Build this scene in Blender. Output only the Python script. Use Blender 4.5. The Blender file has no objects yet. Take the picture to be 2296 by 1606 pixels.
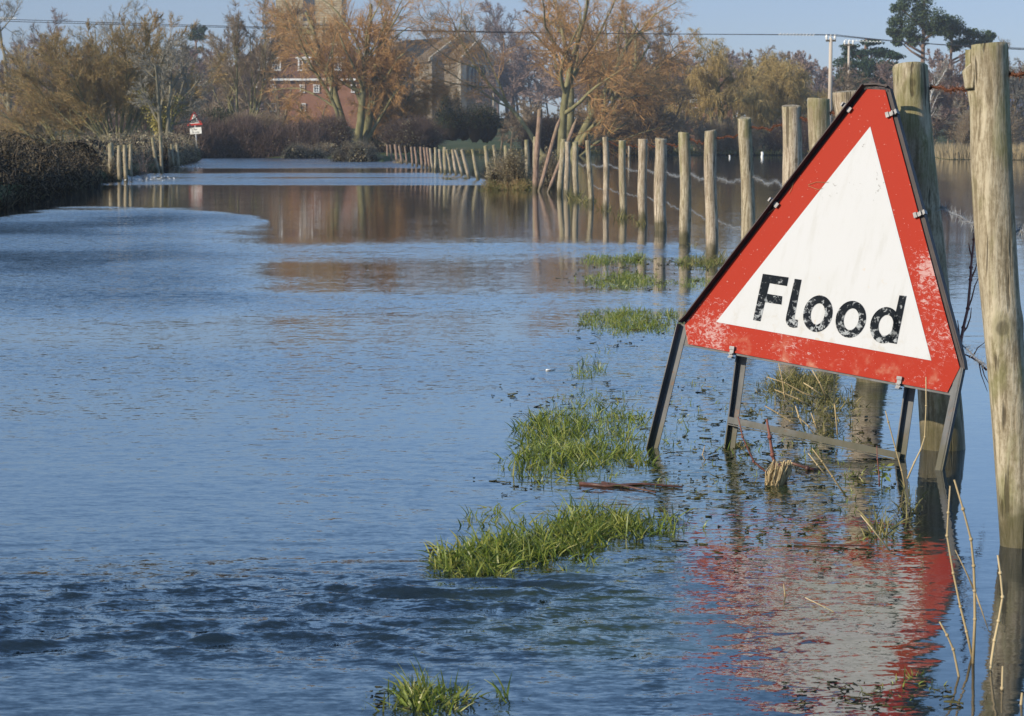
import bpy, math, random
import numpy as np
from mathutils import Vector, Matrix, Euler
from math import radians, sin, cos, pi

# ------------------------------------------------------------------ camera, sky, sun
S = bpy.context.scene
F, CAMH, HORY = 5000.0, 0.95, 316.0          # focal length in photo pixels (2296 wide), eye height, horizon row
TH = math.atan((803 - HORY) / F)
cam = bpy.data.cameras.new('camera'); camo = bpy.data.objects.new('camera', cam)
S.collection.objects.link(camo); S.camera = camo
cam.sensor_width = 36; cam.lens = 36 * F / 2296; cam.clip_start = .05; cam.clip_end = 4000
camo.location = (0, 0, CAMH); camo.rotation_euler = (pi / 2 - TH, 0, 0)
cam.dof.use_dof = True; cam.dof.focus_distance = 6.7; cam.dof.aperture_fstop = 24

SUN_AZ, SUN_EL = radians(-124), radians(24)  # azimuth measured from +Y (view direction) towards +X
W = bpy.data.worlds.new('World'); S.world = W; W.use_nodes = True
wn = W.node_tree; bg = wn.nodes['Background']
sky = wn.nodes.new('ShaderNodeTexSky'); sky.sky_type = 'NISHITA'; sky.sun_disc = False
sky.sun_elevation = SUN_EL; sky.sun_rotation = SUN_AZ
sky.air_density = 1.0; sky.dust_density = .2; sky.ozone_density = 1.0; sky.altitude = 0
tc = wn.nodes.new('ShaderNodeTexCoord'); sp = wn.nodes.new('ShaderNodeSeparateXYZ'); rp = wn.nodes.new('ShaderNodeValToRGB'); mx = wn.nodes.new('ShaderNodeMixRGB')
mx.blend_type = 'MULTIPLY'; mx.inputs[0].default_value = 1; wn.links.new(tc.outputs['Generated'], sp.inputs[0]); wn.links.new(sp.outputs[2], rp.inputs[0])
e = rp.color_ramp.elements; e[0].position = .005; e[0].color = (.262, .355, .65, 1); e[1].position = .985; e[1].color = (.81, .98, 1, 1)
for p_, c_ in ((.026, (.262, .322, .55)), (.061, (.285, .33, .52)), (.105, (.42, .50, .70)), (.174, (.57, .665, .86)), (.259, (.62, .74, .90)), (.342, (.62, .77, .93)), (.5, (.6, .8, 1))):
    q_ = e.new(p_); q_.color = (*c_, 1)
wn.links.new(sky.outputs[0], mx.inputs[1]); wn.links.new(rp.outputs[0], mx.inputs[2])
wn.links.new(mx.outputs[0], bg.inputs[0]); bg.inputs[1].default_value = .15   # clear winter sky, deeper blue overhead
sun = bpy.data.lights.new('sun', 'SUN'); suno = bpy.data.objects.new('sun', sun); S.collection.objects.link(suno)
sun.energy = 3.7; sun.angle = radians(.55); sun.color = (1, .87, .68)
sd = Vector((sin(SUN_AZ) * cos(SUN_EL), cos(SUN_AZ) * cos(SUN_EL), sin(SUN_EL)))
suno.rotation_euler = sd.to_track_quat('Z', 'Y').to_euler()
S.view_settings.view_transform = 'Standard'; S.view_settings.look = 'None'
S.view_settings.exposure = 0.5; S.view_settings.gamma = 1
S.cycles.max_bounces = 6; S.cycles.diffuse_bounces = 2; S.cycles.glossy_bounces = 3
S.cycles.transparent_max_bounces = 6; S.cycles.volume_bounces = 0; S.cycles.sample_clamp_indirect = 6

COL = S.collection
rng = np.random.default_rng(7); random.seed(7)

# ------------------------------------------------------------------ helpers
def ray(x, y):
    u = (x - 1148) / F; v = -(y - 803) / F
    return np.array([u, cos(TH) + v * sin(TH), -sin(TH) + v * cos(TH)])
def at(x, y, Y):                               # world point on the ray through a photo pixel at distance Y
    r = ray(x, y); return np.array([0, 0, CAMH]) + r * (Y / r[1])
def ground_at(x, y, z=0.0):
    r = ray(x, y); return np.array([0, 0, CAMH]) + r * ((z - CAMH) / r[2])
def px(X, Y, Z=0.0):                           # inverse, for numpy arrays
    f = Y * cos(TH) - (Z - CAMH) * sin(TH); u = Y * sin(TH) + (Z - CAMH) * cos(TH)
    f = np.maximum(f, .3)
    return 1148 + F * X / f, 803 - F * u / f
def sst(a, b, x):
    t = np.clip((x - a) / (b - a), 0, 1); return t * t * (3 - 2 * t)
def nrm(v): return v / np.maximum(np.linalg.norm(v, axis=-1, keepdims=True), 1e-9)

def tag(o, label=None, cat=None, group=None, kind=None):
    for k, v in (('label', label), ('category', cat), ('group', group), ('kind', kind)):
        if v: o[k] = v
    return o
def link(o, parent=None):
    COL.objects.link(o)
    if parent: o.parent = parent
    return o
def empty(name, loc=(0, 0, 0), parent=None):
    o = bpy.data.objects.new(name, None); o.location = loc; o.empty_display_size = .1
    return link(o, parent)
def npmesh(name, V, Fc, mat=None, smooth=False, tone=None, attrs=None):
    """V (n,3); Fc list of (m,k) int arrays"""
    me = bpy.data.meshes.new(name); V = np.asarray(V, np.float32)
    me.vertices.add(len(V)); me.vertices.foreach_set('co', V.ravel())
    if isinstance(Fc, np.ndarray): Fc = [Fc]
    loops = np.concatenate([f.ravel() for f in Fc]).astype(np.int32)
    sizes = np.concatenate([np.full(len(f), f.shape[1], np.int32) for f in Fc])
    me.loops.add(len(loops)); me.loops.foreach_set('vertex_index', loops)
    me.polygons.add(len(sizes))
    me.polygons.foreach_set('loop_start', np.concatenate([[0], np.cumsum(sizes)[:-1]]).astype(np.int32))
    me.update(calc_edges=True)
    if smooth: me.polygons.foreach_set('use_smooth', np.ones(len(sizes), bool))
    if tone is not None: attrs = dict(attrs or {}, tone=tone)
    for k, a in (attrs or {}).items():
        me.attributes.new(k, 'FLOAT', 'POINT').data.foreach_set('value', np.asarray(a, np.float32))
    if mat: me.materials.append(mat)
    me.validate(); return me
def obj(name, me, parent=None, loc=None):
    o = bpy.data.objects.new(name, me)
    if loc is not None: o.location = loc
    return link(o, parent)

class MB:                                      # small mesh collector in plain lists
    def __init__(s): s.v = []; s.f = []
    def add(s, v, f):
        n = len(s.v); s.v += [tuple(map(float, p)) for p in v]; s.f += [tuple(i + n for i in q) for q in f]; return s
    def box(s, c, d, M=None):
        x, y, z = c; a, b, h = [k / 2 for k in d]
        P = [(x + i * a, y + j * b, z + k * h) for i in (-1, 1) for j in (-1, 1) for k in (-1, 1)]
        if M is not None: P = [tuple(M @ Vector(p)) for p in P]
        return s.add(P, [(0, 1, 3, 2), (4, 6, 7, 5), (0, 4, 5, 1), (2, 3, 7, 6), (0, 2, 6, 4), (1, 5, 7, 3)])
    def prism(s, poly, y0, y1):                # polygon in XZ extruded along Y (CCW seen from -Y)
        n = len(poly)
        P = [(p[0], y0, p[1]) for p in poly] + [(p[0], y1, p[1]) for p in poly]
        return s.add(P, [tuple(range(n)), tuple(range(2 * n - 1, n - 1, -1))] + [(i, i + n, (i + 1) % n + n, (i + 1) % n) for i in range(n)])
    def tube(s, pts, r, n=6, cap=True):
        pts = np.array(pts, float); r = np.broadcast_to(np.array(r, float), (len(pts),))
        V, Fc = tubes(pts[None], r[None], n)
        m = len(s.v); s.v += [tuple(p) for p in V]; s.f += [tuple(int(i) + m for i in q) for q in Fc]
        if cap:
            s.f.append(tuple(m + i for i in range(n))[::-1]); s.f.append(tuple(m + (len(pts) - 1) * n + i for i in range(n)))
        return s
    def beam(s, a, b, w, h, up=(0, 0, 1)):
        a, b = Vector(a), Vector(b); d = (b - a); L = d.length; z = d.normalized()
        x = Vector(up).cross(z).normalized(); y = z.cross(x)
        M = Matrix((x, y, z)).transposed().to_4x4(); M.translation = (a + b) / 2
        return s.box((0, 0, 0), (w, h, L), M)
    def mesh(s, name, mat, smooth=False):
        me = bpy.data.meshes.new(name); me.from_pydata(s.v, [], s.f); me.update()
        if smooth: me.polygons.foreach_set('use_smooth', [True] * len(me.polygons))
        if mat: me.materials.append(mat)
        return me
    def build(s, name, mat, parent=None, smooth=False, loc=None): return obj(name, s.mesh(name, mat, smooth), parent, loc)

def tubes(P, R, n):                            # P (N,K,3) polylines, R (N,K) radii -> quads; n=2 gives ribbons
    N, K, _ = P.shape
    T = np.empty_like(P); T[:, 1:-1] = P[:, 2:] - P[:, :-2]; T[:, 0] = P[:, 1] - P[:, 0]; T[:, -1] = P[:, -1] - P[:, -2]; T = nrm(T)
    if n == 2:
        ref = nrm(rng.normal(size=(N, 1, 3))); U = nrm(np.cross(T, ref)) 
        V = np.stack([P - U * R[..., None], P + U * R[..., None]], 2).reshape(-1, 3)
        b = (np.arange(N)[:, None] * K + np.arange(K - 1)[None]).ravel() * 2
        return V, np.stack([b, b + 1, b + 3, b + 2], 1)
    ref = np.where(np.abs(T[:, :1, 2:]) > .8, np.array([1., 0, 0]), np.array([0, 0, 1.]))
    U = nrm(np.cross(np.broadcast_to(ref, T.shape), T)); B = np.cross(T, U)
    a = np.arange(n) * 2 * pi / n
    V = P[:, :, None] + R[:, :, None, None] * (np.cos(a)[:, None] * U[:, :, None] + np.sin(a)[:, None] * B[:, :, None])
    b = (np.arange(N)[:, None] * K + np.arange(K - 1)[None]).ravel() * n
    i = np.arange(n); j = (i + 1) % n
    Fc = np.stack([b[:, None] + i, b[:, None] + j, b[:, None] + n + j, b[:, None] + n + i], -1).reshape(-1, 4)
    return V.reshape(-1, 3), Fc
def merge(parts):
    Vs, Fs, o = [], [], 0
    for V, Fc in parts: Vs.append(V); Fs.append(Fc + o); o += len(V)
    return np.concatenate(Vs), np.concatenate(Fs)

# ------------------------------------------------------------------ materials
def C(r, g, b): return (r, g, b, 1)
class NT:
    def __init__(s, name):
        s.m = bpy.data.materials.new(name); s.m.use_nodes = True; s.t = s.m.node_tree
        s.b = s.t.nodes['Principled BSDF']; s.out = s.t.nodes['Material Output']
    def n(s, typ, **kw):
        o = s.t.nodes.new('ShaderNode' + typ)
        for k, v in kw.items():
            if k in ('operation', 'data_type', 'blend_type', 'attribute_name', 'noise_dimensions', 'feature', 'interpolation_type', 'clamp', 'bands_direction', 'wave_type'): setattr(o, k, v)
        return o
    def l(s, a, b): s.t.links.new(a, b)
    def set(s, sock, v):
        if hasattr(v, 'links') or isinstance(v, bpy.types.NodeSocket): s.l(v, sock)
        else: sock.default_value = v
    def math(s, op, a, b=0.0, c=None, clamp=False):
        o = s.n('Math', operation=op); o.use_clamp = clamp; s.set(o.inputs[0], a); s.set(o.inputs[1], b)
        if c is not None: s.set(o.inputs[2], c)
        return o.outputs[0]
    def mix(s, f, a, b):
        o = s.n('MixRGB'); s.set(o.inputs[0], f); s.set(o.inputs[1], a); s.set(o.inputs[2], b); return o.outputs[0]
    def noise(s, vec, scale=5, detail=3, rough=.6, dist=0, col=False):
        o = s.n('TexNoise'); 
        if vec is not None: s.l(vec, o.inputs['Vector'])
        o.inputs['Scale'].default_value = scale; o.inputs['Detail'].default_value = detail
        o.inputs['Roughness'].default_value = rough; o.inputs['Distortion'].default_value = dist
        return o.outputs['Color' if col else 'Fac']
    def ramp(s, f, stops, interp='LINEAR'):
        o = s.n('ValToRGB'); e = o.color_ramp.elements; o.color_ramp.interpolation = interp
        while len(e) < len(stops): e.new(.5)
        for i, (p, c) in enumerate(stops): e[i].position = p; e[i].color = c if len(c) == 4 else (*c, 1)
        s.l(f, o.inputs[0]); return o.outputs[0]
    def ss(s, x, a, b):
        o = s.n('MapRange', interpolation_type='SMOOTHSTEP'); o.interpolation_type = 'SMOOTHSTEP'
        s.set(o.inputs[0], x); o.inputs[1].default_value = a; o.inputs[2].default_value = b
        o.inputs[3].default_value = 0; o.inputs[4].default_value = 1; return o.outputs[0]
    def co(s, kind='Object'): return s.n('TexCoord').outputs[kind]
    def pos(s): return s.n('NewGeometry').outputs['Position']
    def sep(s, v):
        o = s.n('SeparateXYZ'); s.l(v, o.inputs[0]); return o.outputs
    def vmul(s, v, k):
        o = s.n('VectorMath', operation='MULTIPLY'); s.l(v, o.inputs[0]); o.inputs[1].default_value = k; return o.outputs[0]
    def vadd(s, a, b):
        o = s.n('VectorMath', operation='ADD'); s.set(o.inputs[0], a); s.set(o.inputs[1], b); return o.outputs[0]
    def attr(s, name): return s.n('Attribute', attribute_name=name).outputs['Fac']
    def bump(s, h, dist=.01, strength=1):
        o = s.n('Bump'); o.inputs['Strength'].default_value = strength; o.inputs['Distance'].default_value = dist
        s.l(h, o.inputs['Height']); s.l(o.outputs[0], s.b.inputs['Normal'])
    def fin(s, col=None, rough=.8, spec=.3, metal=0.0):
        if col is not None: s.set(s.b.inputs['Base Color'], col)
        s.set(s.b.inputs['Roughness'], rough); s.b.inputs['Specular IOR Level'].default_value = spec
        s.set(s.b.inputs['Metallic'], metal); return s.m

def toned(name, c0, c1, rough=.8, spec=.2, trans=0.0, nscale=1.5, c2=None):   # colours vary per leaf/blade (tone) and by noise
    t = NT(name); f = t.math('ADD', t.math('MULTIPLY', t.attr('tone'), .65), t.math('MULTIPLY', t.noise(t.pos(), nscale, 3), .5))
    col = t.ramp(f, [(.15, c0), (.85, c1)] if c2 is None else [(.12, c0), (.55, c1), (.95, c2)])
    m = t.fin(col, rough, spec)
    if trans:
        tr = t.n('BsdfTranslucent'); t.l(col, tr.inputs[0]); mx = t.n('MixShader'); mx.inputs[0].default_value = trans
        t.l(t.b.outputs[0], mx.inputs[1]); t.l(tr.outputs[0], mx.inputs[2]); t.l(mx.outputs[0], t.out.inputs[0])
    return m
def simple(name, c0, c1, scale=4, rough=.8, spec=.3, metal=0.0, stretch=(1, 1, 1), bump=0, detail=4):
    t = NT(name); v = t.vmul(t.co(), stretch); f = t.noise(v, scale, detail, .65)
    if bump: t.bump(f, bump)
    return t.fin(t.ramp(f, [(.3, c0), (.7, c1)]), rough, spec, metal)

def wood_post(name, base0, base1, algae=.5):
    t = NT(name); oc = t.co(); z = t.sep(t.pos())[2]; oi = t.n('ObjectInfo').outputs['Random']
    off = t.n('CombineXYZ'); t.l(t.math('MULTIPLY', oi, 31.), off.inputs[2]); t.l(t.math('MULTIPLY', oi, 7.), off.inputs[0])
    v = t.vadd(oc, off.outputs[0])
    grain = t.math('ADD', t.math('MULTIPLY', t.noise(t.vmul(v, (1, 1, .09)), 75, 5, .7, .5), .7), t.math('MULTIPLY', t.noise(t.vmul(v, (1, 1, .5)), 130, 4, .75), .3)); blot = t.noise(t.vmul(v, (1, 1, .45)), 9, 4, .6)
    c = t.ramp(grain, [(.36, tuple(k * .6 for k in base0)), (.45, base0), (.56, base1), (.8, tuple(min(1, k * 1.22) for k in base1))])
    c = t.mix(t.math('MULTIPLY', t.ss(blot, .42, .68), .55), c, C(.21, .165, .10))
    top = t.n('Attribute', attribute_name='h').outputs['Fac']
    g = t.math('MULTIPLY', t.ss(t.math('ADD', t.noise(t.vmul(v, (1, 1, .4)), 14, 4), t.math('MULTIPLY', t.ss(top, .7, 1.0), .14)), .52, .72), algae)
    c = t.mix(g, c, C(.16, .165, .05))
    crack = t.ss(t.noise(t.vmul(v, (1, 1, .06)), 55, 2, .5, .3), .62, .69)
    c = t.mix(t.math('MULTIPLY', crack, .75), c, C(.05, .038, .022))
    vo = t.n('TexVoronoi'); t.l(t.vmul(v, (1, 1, .55)), vo.inputs['Vector']); vo.inputs['Scale'].default_value = 8.5; kn = t.math('ADD', vo.outputs['Distance'], t.math('MULTIPLY', t.noise(v, 60, 2), .08))
    c = t.mix(t.math('MULTIPLY', t.ss(kn, .16, .09), .7), c, C(.09, .06, .03))
    ka = t.attr('knot'); kr = t.math('ADD', ka, t.math('MULTIPLY', t.math('SUBTRACT', t.noise(v, 45, 3), .5), .22))
    c = t.mix(t.math('MULTIPLY', t.ss(kr, .1, .5), .35), c, C(.16, .14, .06)); c = t.mix(t.math('MULTIPLY', t.ss(kr, .55, .8), .6), c, C(.06, .05, .028))
    wet = t.ss(t.math('ADD', z, t.math('MULTIPLY', t.noise(v, 16, 3), -.16)), .09, -.03)
    wetz = t.math('MULTIPLY', wet, .8); c = t.mix(wetz, c, C(.055, .05, .018))
    t.bump(t.math('ADD', grain, t.math('MULTIPLY', crack, -.6)), .004)
    return t.fin(c, t.math('SUBTRACT', .85, t.math('MULTIPLY', wet, .5)), .3)
M_post = wood_post('pale_post_wood', (.27, .21, .145), (.50, .425, .315), .25)
M_postg = wood_post('mossy_post_wood', (.24, .195, .12), (.44, .38, .265), .5)
M_postr = wood_post('reddish_post_wood', (.20, .125, .09), (.36, .25, .19), .15)
def bark(name, a, b): return simple(name, a, b, 3, .9, .1, 0, (1, 1, .3))
M_bark = bark('grey_bark', (.13, .115, .075), (.27, .245, .17)); M_barkd = bark('dark_bark', (.06, .05, .035), (.13, .11, .08))
M_barkg = bark('olive_bark', (.14, .13, .06), (.28, .26, .14)); M_barkp = bark('pine_bark', (.15, .09, .06), (.27, .18, .13))
M_tw_w = toned('willow_twigs', (.26, .145, .065), (.50, .30, .13), .8, .1, .3, .35, (.60, .36, .15))
M_tw_b = toned('brown_twigs', (.16, .12, .08), (.36, .28, .19), .85, .1, .25, .5)
M_tw_o = toned('olive_twigs', (.19, .155, .07), (.38, .29, .13), .85, .1, .25, .25, (.46, .27, .13))
M_tw_g = toned('grey_twigs', (.18, .16, .13), (.38, .35, .28), .85, .1, .25, .4)
M_tw_p = toned('purple_twigs', (.15, .105, .09), (.33, .24, .20), .85, .1, .25, .4)
M_tw_y = toned('yellow_willow_twigs', (.30, .22, .09), (.52, .39, .17), .8, .1, .3, .35)
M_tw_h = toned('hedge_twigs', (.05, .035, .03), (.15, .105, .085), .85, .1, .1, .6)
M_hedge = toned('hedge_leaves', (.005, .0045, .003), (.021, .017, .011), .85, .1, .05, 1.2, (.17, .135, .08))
M_scrub = toned('bramble_leaves', (.07, .06, .03), (.20, .165, .09), .8, .25, .15, .8, (.42, .37, .24))
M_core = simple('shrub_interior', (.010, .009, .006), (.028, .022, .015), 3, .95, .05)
M_ivy = toned('ivy_leaves', (.16, .15, .03), (.42, .34, .08), .6, .4, .1)
M_pine = toned('pine_needles', (.028, .05, .028), (.075, .105, .045), .7, .2, .05, .5)
M_cedar = toned('cedar_needles', (.02, .045, .032), (.05, .085, .045), .7, .2, .05, .5)
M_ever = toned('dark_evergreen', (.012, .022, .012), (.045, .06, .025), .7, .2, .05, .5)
M_grass = toned('wet_grass', (.045, .06, .012), (.18, .24, .035), .4, .4, .3, 6, (.30, .28, .07))
M_grassd = toned('matted_weed', (.05, .055, .02), (.15, .145, .045), .6, .3, .2, 6, (.30, .24, .10))
M_straw = toned('straw', (.34, .25, .12), (.60, .47, .26), .6, .3, .1, 8)
M_debris = toned('floating_debris', (.02, .018, .008), (.09, .085, .025), .5, .3, 0, 6)
M_reed = toned('reeds', (.20, .155, .09), (.36, .29, .17), .8, .2, .15, .8)
M_rust = simple('rusty_wire', (.07, .025, .015), (.22, .09, .045), 60, .9, .2)
M_galv = simple('galvanised_wire', (.28, .28, .27), (.46, .46, .44), 40, .55, .4, .5)
M_cable = simple('power_cable', (.015, .015, .018), (.03, .03, .03), 4, .6, .3)
M_white = simple('white_paint', (.72, .72, .68), (.84, .84, .80), 6, .6, .3)
M_glass = simple('window_glass', (.03, .04, .05), (.06, .07, .08), 2, .15, .5)
M_twigred = simple('red_bramble_stem', (.12, .04, .03), (.24, .10, .07), 30, .6, .3)
M_stick = simple('wet_stick', (.05, .022, .016), (.13, .06, .04), 30, .45, .4, 0, (1, 1, 1), .002)

# ------------------------------------------------------------------ ground
XV = [-4000, -1200, -400, 0, 235, 260, 355, 395, 450, 458, 720, 790, 860, 900, 960, 1060, 1900, 2090, 2115, 2300, 3000, 9000]
YS = [12, 17, 24, 30, 50, 53, 69, 80, 104, 128, 122, 110, 100, 112, 135, 148, 146, 130, 114, 112, 112, 112]
def land(X, Y):
    xv = 1148 + F * X / np.maximum(Y, .5); ys = np.interp(xv, XV, YS)
    h = -.4 + .62 * sst(-.05, .05, (Y - ys) / ys)
    h = h + np.clip(Y - 175, 0, 140) * .028 + .05 * np.sin(X * .9) * np.sin(Y * .31) * (Y > ys)
    left = sst(0, .25, (Y - ys) / ys) * (xv < 460) * .35
    return h + left
gy = np.concatenate([np.linspace(-12, 8, 8), np.geomspace(9, 2600, 420)])
gt = np.concatenate([np.linspace(-1.9, -.33, 14), np.linspace(-.3, .3, 320), np.linspace(.33, 1.9, 14)])
GX = gt[None] * np.maximum(gy[:, None], 9); GY = np.broadcast_to(gy[:, None], GX.shape)
GZ = land(GX, GY)
def gridfaces(r, c):
    i = (np.arange(r - 1)[:, None] * c + np.arange(c - 1)[None]).ravel(); return np.stack([i, i + 1, i + c + 1, i + c], 1)
t = NT('grassy_ground'); p = t.pos(); n1 = t.noise(p, .35, 5, .65); n2 = t.noise(p, 3, 4)
c = t.ramp(n1, [(.38, (.035, .06, .016)), (.52, (.06, .08, .028)), (.66, (.13, .11, .055))])
c = t.mix(t.math('MULTIPLY', t.ss(n2, .4, .7), .5), c, C(.05, .045, .02))
M_ground = t.fin(c, .95, .1)
tag(obj('ground', npmesh('ground', np.stack([GX, GY, GZ], -1).reshape(-1, 3), gridfaces(*GX.shape), M_ground, True)), kind='structure')

# ------------------------------------------------------------------ flood water
wy = np.concatenate([np.linspace(-12, 3.0, 12), np.exp(np.arange(math.log(3.1), math.log(11), .0024)), np.exp(np.arange(math.log(11.03), math.log(175), .009))])
ws = np.linspace(-1, 1, 701)
WW = np.maximum(wy, 3.1)[:, None] * .40 + 4.2
WX = WW * (.36 * ws + .64 * ws ** 3)[None]; WY = np.broadcast_to(wy[:, None], WX.shape).copy()
xv, yv = px(WX, WY)
def bump1(x, c, w): return np.exp(-((x - c) / w) ** 2)
def ruffle(xv, yv, X, Y):
    a = np.interp(yv, [346, 352, 374, 379, 387, 391, 396, 399, 402, 413, 416.5, 528, 542, 550, 572, 592, 650, 664, 690, 715, 765, 785, 900, 1050, 1150, 1240, 1275, 1320, 1440, 1510, 1606, 1900],
                      [.12, .13, .12, .012, .012, .09, .07, .02, .07, .09, .004, .005, .016, .045, .045, .014, .012, .045, .045, .018, .02, .035, .028, .022, .026, .032, .065, .15, .13, .04, .03, .03])
    # left current fanning out over the road
    edge = np.interp(xv, [0, 120, 300, 480, 600, 640, 1400], [480, 470, 464, 470, 486, 560, 560])
    wob = 3.5 * np.sin(X * 1.3 + .5 * Y) + 2.5 * np.sin(X * 3.1 - Y * 1.1) + 2 * np.sin(Y * 3.7 + X * .7)
    L = sst(-3, 13, yv - edge + wob) * sst(760, 470, xv + .9 * (yv - 480) + 9 * wob) * sst(760, 640, yv)
    a = a * (1 - L) + .10 * L
    a = a + L * (.22 * bump1(yv, 490 + 22 * sst(430, 0, xv) + wob, 9) * sst(480, 280, xv) + .16 * bump1(yv, 520 + wob, 9) * sst(300, 60, xv) + .14 * bump1(yv, 580 + 12 * np.sin(xv / 90) + 2 * wob, 14) * sst(560, 250, xv))
    w2 = 12 * np.sin(X * 2.1 + Y) + 9 * np.sin(Y * 1.9 - X)
    w2 = w2 + 7 * np.sin(Y * 6.1 + X * 1.3) + 5 * np.sin(Y * 11 - X * 2.2)
    R1 = sst(580, 720, xv + w2 * 4) * sst(1330, 1240, xv) * bump1(yv + .5 * w2, 622, 34)
    a = a * (1 - R1) + .0075 * R1
    R2 = sst(960, 1120, xv + 3 * w2) * sst(1330, 1270, xv) * bump1(yv + .2 * w2, 742, 22)
    a = a * (1 - R2) + .010 * R2
    # fence side and lake lie calm
    side = sst(.95, 1.5, X - .0 * Y) * sst(0, 30, 1240 - 0 * yv + xv - 1300)
    calm = sst(1280, 1330, xv) * sst(.9, 1.25, X) * (1 - sst(600, 690, yv))
    lake = sst(0, 1, (xv - np.interp(yv, [345, 440, 520, 600, 760], [800, 1235, 1480, 1600, 1900])) / 40) * sst(860, 700, yv)
    a = a * (1 - lake) + .0055 * lake
    # rings on the water behind the sign
    # choppy verge between the grass tufts and the fence
    verge = sst(1120, 1300, xv) * sst(2050, 1880, xv) * sst(690, 800, yv) * sst(1230, 1120, yv)
    a = a * (1 - verge) + .045 * verge
    rightcalm = sst(1900, 2130, xv) * sst(760, 850, yv)
    a = a * (1 - rightcalm) + .006 * rightcalm
    mid = sst(1380, 1500, xv) * sst(2130, 2000, xv) * sst(1150, 1220, yv)
    a = a * (1 - mid) + (.030 + .05 * sst(1560, 1450, xv) - .016 * sst(1800, 2060, xv)) * mid
    return a
RU = ruffle(xv, yv, WX, WY)
# break the bands with slow noise
lown = sum(np.sin(WX * k * math.cos(q) * .6 + WY * k * math.sin(q) * 1.2 + ph) for k, q, ph in zip(rng.uniform(.5, 3.4, 14), rng.uniform(0, 6.3, 14), rng.uniform(0, 6.3, 14))) / 14 ** .5
RU = RU * np.clip(1 + .28 * lown, .35, 1.8)
WZ = np.zeros_like(WX); near = WY < 11
xn, yn_, an = WX[near], WY[near], RU[near]
wx = xn + .06 * np.sin(yn_ * 5.1 + xn * 2.3) + .03 * np.sin(xn * 13 - yn_ * 7); wyy = yn_ + .05 * np.sin(xn * 4.3 + 1.1) + .02 * np.sin(xn * 11 + yn_ * 5)
zz = np.zeros_like(xn)
wr = np.random.default_rng(4)
for k in range(70):
    lam = .030 * (5.0 ** wr.random()); q = wr.normal(pi / 2, .42) ; kk = 2 * pi / lam
    kx, ky = kk * cos(q), kk * sin(q); amp = lam ** .8 * .0105
    grp = .5 + .5 * np.sin(xn * wr.uniform(1, 5) + yn_ * wr.uniform(-5, 5) + wr.uniform(0, 6.3))
    keep = sst(2.0, 4.0, lam / (.0055 * yn_))
    zz += amp * keep * grp * np.sin(kx * wx + ky * wyy + wr.uniform(0, 6.3))
chop = 1 + 2.0 * sst(1262, 1320, yv[near]) * sst(1520, 1440, yv[near]) * sst(1500, 1200, xv[near])
zz = zz * an * (1.0 + .5 * sst(7.5, 5, yn_)) * chop
zz = np.where(zz > 0, zz * 1.25, zz * .85)
WZ[near] = zz * sst(11, 8, yn_)
# rings spreading behind the leaning sign, and wake round the nearest posts
rr = np.hypot(WX - 1.62, (WY - 10.2)); m = (WX > 1.0) & (WY > 8) & (WY < 14)
WZ += np.where(m, .0012 * np.sin(WY * 21 + .6 * WX) * bump1(WY, 12.0, 1.5) * sst(1.9, 2.3, WX + .0), 0)
t = NT('flood_water'); p = t.pos(); a = t.attr('ruffle')
def slopes(scale, det, k, st=(.42, 1, 1)):
    n = t.noise(t.vmul(p, st), scale, det, .62, .0, col=True); v = t.n('VectorMath', operation='SUBTRACT'); t.l(n, v.inputs[0]); v.inputs[1].default_value = (.5, .5, .5)
    return t.vmul(v.outputs[0], (k * .55, k, 0))
sl = t.vadd(slopes(34, 3, 7.0, (.38, 1, 1)), slopes(95, 2, 6.5, (.5, 1, 1))); sl = t.vadd(sl, slopes(3.5, 2, 2.0, (.3, 1, 1)))
sc = t.n('VectorMath', operation='SCALE'); t.l(sl, sc.inputs[0]); t.l(a, sc.inputs['Scale'])
geo = t.n('NewGeometry')
bs = t.n('CombineXYZ'); t.l(t.math('MULTIPLY', t.attr('skew'), -1.0), bs.inputs[1])   # wind waves lean: steep sides face the camera end
nn = t.vadd(t.vadd(geo.outputs['Normal'], sc.outputs[0]), bs.outputs[0]); nv = t.n('VectorMath', operation='NORMALIZE'); t.l(nn, nv.inputs[0]); t.l(nv.outputs[0], t.b.inputs['Normal'])
mud = t.noise(t.vmul(p, (.6, 1, 1)), 2.2, 4, .6); vg = t.attr('verge')
c = t.mix(t.math('MULTIPLY', t.ss(mud, .38, .62), vg), C(.010, .017, .022), C(.03, .042, .012))
t.b.inputs['IOR'].default_value = 1.62
M_water = t.fin(c, .03, .5)
verge_a = sst(1150, 1300, xv) * sst(740, 850, yv) * sst(1580, 1450, yv) * sst(2150, 2000, xv) + .6 * sst(900, 1100, xv) * sst(1500, 1400, xv) * sst(1300, 1340, yv) * sst(1480, 1420, yv)
tag(obj('flood_water', npmesh('flood_water', np.stack([WX, WY, WZ], -1).reshape(-1, 3), gridfaces(*WX.shape), M_water, True,
    attrs=dict(ruffle=RU.ravel(), skew=(RU * .85 * sst(6, 11, WY) * sst(.008, .045, RU)).ravel(), verge=np.clip(verge_a, 0, 1).ravel()))), kind='structure')

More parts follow.
